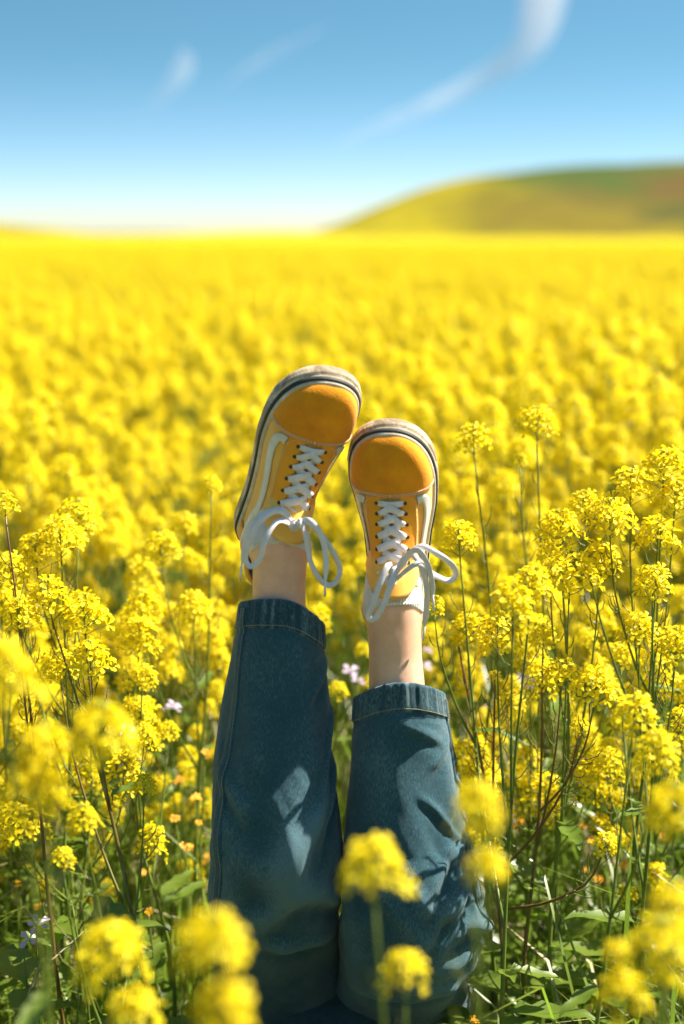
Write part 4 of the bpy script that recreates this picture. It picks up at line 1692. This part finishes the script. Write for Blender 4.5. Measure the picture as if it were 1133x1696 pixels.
orange_spots = [(940, 570), (1000, 1100), (960, 1365), (1030, 1430), (975, 1440), (990, 1455), (900, 1330), (870, 1440), (1105, 1440), (985, 1385), (1095, 1380), (860, 1360),
                (325, 1320), (340, 1250), (290, 1350), (330, 1360), (310, 1400), (245, 1440), (35, 1460), (57, 1497), (245, 1505), (20, 1390), (150, 1490), (300, 1290), (335, 1420), (290, 1385), (60, 1655), (780, 1685)]
r = random.Random(5)
for i, (px, py) in enumerate(orange_spots[2:]):
    Y = r.uniform(1.75, 2.15) if py < 1500 else r.uniform(1.5, 1.7)
    p = at(px, py, Y)
    side = "left of the jeans" if px < 500 else "right of the jeans"
    small_flower("orange_wildflower", f"tiny orange wildflower low in the green {side}", f"tiny orange wildflowers {side}", p, 5, ORANGE, .0052, r.randint(2, 4), 60 + i, p.z)
for i, (px, py, Y, lab) in enumerate([
        (280, 1162, 1.95, "pale lilac wildflower beside the trouser side seam"), (592, 1118, 2.1, "pale lilac wildflower between the two trouser cuffs"),
        (700, 1085, 2.2, "pale lilac wildflower behind the lower ankle"), (60, 1530, 1.55, "pale lilac wildflower low at the left border"),
        (215, 1200, 2.0, "pale lilac wildflower under the low flat mustard head"), (915, 1290, 2.1, "pale lilac wildflower deep among the stems right of the knee"),
        (340, 1130, 2.4, "whitish lilac wildflower just left of the higher trouser cuff"), (860, 1130, 2.3, "whitish lilac wildflower behind the reddish stalk")]):
    p = at(px, py, Y)
    small_flower("lilac_wildflower", lab, "lilac wildflowers", p, 4, LILAC, .0135, 2, 90 + i, p.z)

BROAD = [leaf_mesh("leaf", .10, .026, rnd, 5, curl=.35), leaf_mesh("leaf", .085, .030, rnd, 4, curl=.25), leaf_mesh("leaf", .12, .022, rnd, 6, curl=.45)]
weed_spots = [(850, 1420, 1.9, "right of the lit knee"), (930, 1480, 1.75, "behind the dark reddish stalk"), (860, 1600, 1.62, "beside the right knee's shadow"), (790, 1660, 1.6, "at the foot of the right thigh"),
              (905, 1650, 1.62, "at the base of the reddish stalk"), (1000, 1600, 1.6, "between the stalk and the blurred spray"), (260, 1450, 1.75, "left of the knee under the diagonal stem"), (300, 1670, 1.5, "next to the two large blurred heads"),
              (120, 1500, 1.6, "in the grass near the left border"), (130, 1640, 1.5, "at the lower left under the soft round head"), (40, 1580, 1.5, "in the lower left corner"), (205, 1430, 1.5, "on a pale green stalk left of the jeans"), (1060, 1400, 1.9, "low near the right border")]
for i, (px, py, Y, where) in enumerate(weed_spots):
    p = at(px, py, Y)
    rr = random.Random(700 + i)
    root = empty("broadleaf_weed", (p.x, p.y, 0))
    tag(root, f"leafy green weed with toothed leaves {where}", "plant", "broadleaf weeds in the undergrowth")
    m = MB()
    P = spline([Vector((rr.uniform(-.03, .03), .02, 0)), Vector((rr.uniform(-.02, .02), .01, p.z * .5)), Vector((0, 0, max(p.z, .05)))], 10)
    m.tube(P, [.0028 - .0018 * q / 9 for q in range(10)], 5)
    m.build("stem", STEM, root)
    for q in range(9):
        u = rr.uniform(.35, 1.0)
        o = link("leaf", BROAD[rr.randrange(3)], root)
        o.matrix_local = Matrix.Translation(P[int(u * 9)]) @ Matrix.Rotation(q * 2.4 + rr.uniform(-.4, .4), 4, 'Z') @ Matrix.Rotation(rr.uniform(-.7, .3), 4, 'Y') @ Matrix.Scale(rr.uniform(.55, 1.0), 4)

# ------------------------------------------------------------------ cirrus wisps, high up and far away: thin bodies of ice haze
CLOUD = bpy.data.materials.new("cirrus")
CLOUD.use_nodes = True
_nt = CLOUD.node_tree
_nt.nodes.remove(_nt.nodes["Principled BSDF"])
_pv = _nt.nodes.new("ShaderNodeVolumePrincipled")
_pv.inputs["Color"].default_value = (.95, .95, .97, 1)
_cn = noise(_nt, .0022, 4, .6, dist=.4)
_cm = _nt.nodes.new("ShaderNodeMapRange")
_cm.inputs[1].default_value = .34; _cm.inputs[2].default_value = .75; _cm.inputs[3].default_value = .0008; _cm.inputs[4].default_value = .0038
_nt.links.new(_cn.outputs[0], _cm.inputs[0]); _nt.links.new(_cm.outputs[0], _pv.inputs["Density"])
_nt.links.new(_pv.outputs[0], _nt.nodes["Material Output"].inputs["Volume"])


def wisp(label, pix, Y=9000):
    """pix: (px, py, half-width in pixels)."""
    m = MB()
    C = [at(a, b, Y) for a, b, _ in pix]
    W = [w / FPX * Y for _, _, w in pix]
    Cs = spline(C, 30)
    Ws = spline([Vector((w, 0, 0)) for w in W], 30)
    m.tube(Cs, [max(w.x, 8) for w in Ws], 18)
    o = m.build("cirrus_cloud", CLOUD)
    tag(o, label, "cloud", "cirrus wisps in the sky")
    return o


wisp("long curved cirrus wisp sweeping up to the top right of the sky", [(545, 248, 3), (610, 216, 10), (690, 182, 15), (770, 145, 18), (835, 108, 22), (878, 68, 30), (893, 30, 36), (905, -20, 38), (920, -80, 26), (940, -130, 4)])
wisp("short hooked cirrus wisp high on the left of the sky", [(225, 200, 2), (252, 176, 7), (280, 148, 13), (301, 118, 19), (308, 96, 13), (296, 78, 3)])
wisp("faint thin cirrus streak in the middle of the sky", [(360, 150, 2), (400, 120, 7), (440, 95, 10), (490, 70, 9), (550, 40, 2)])
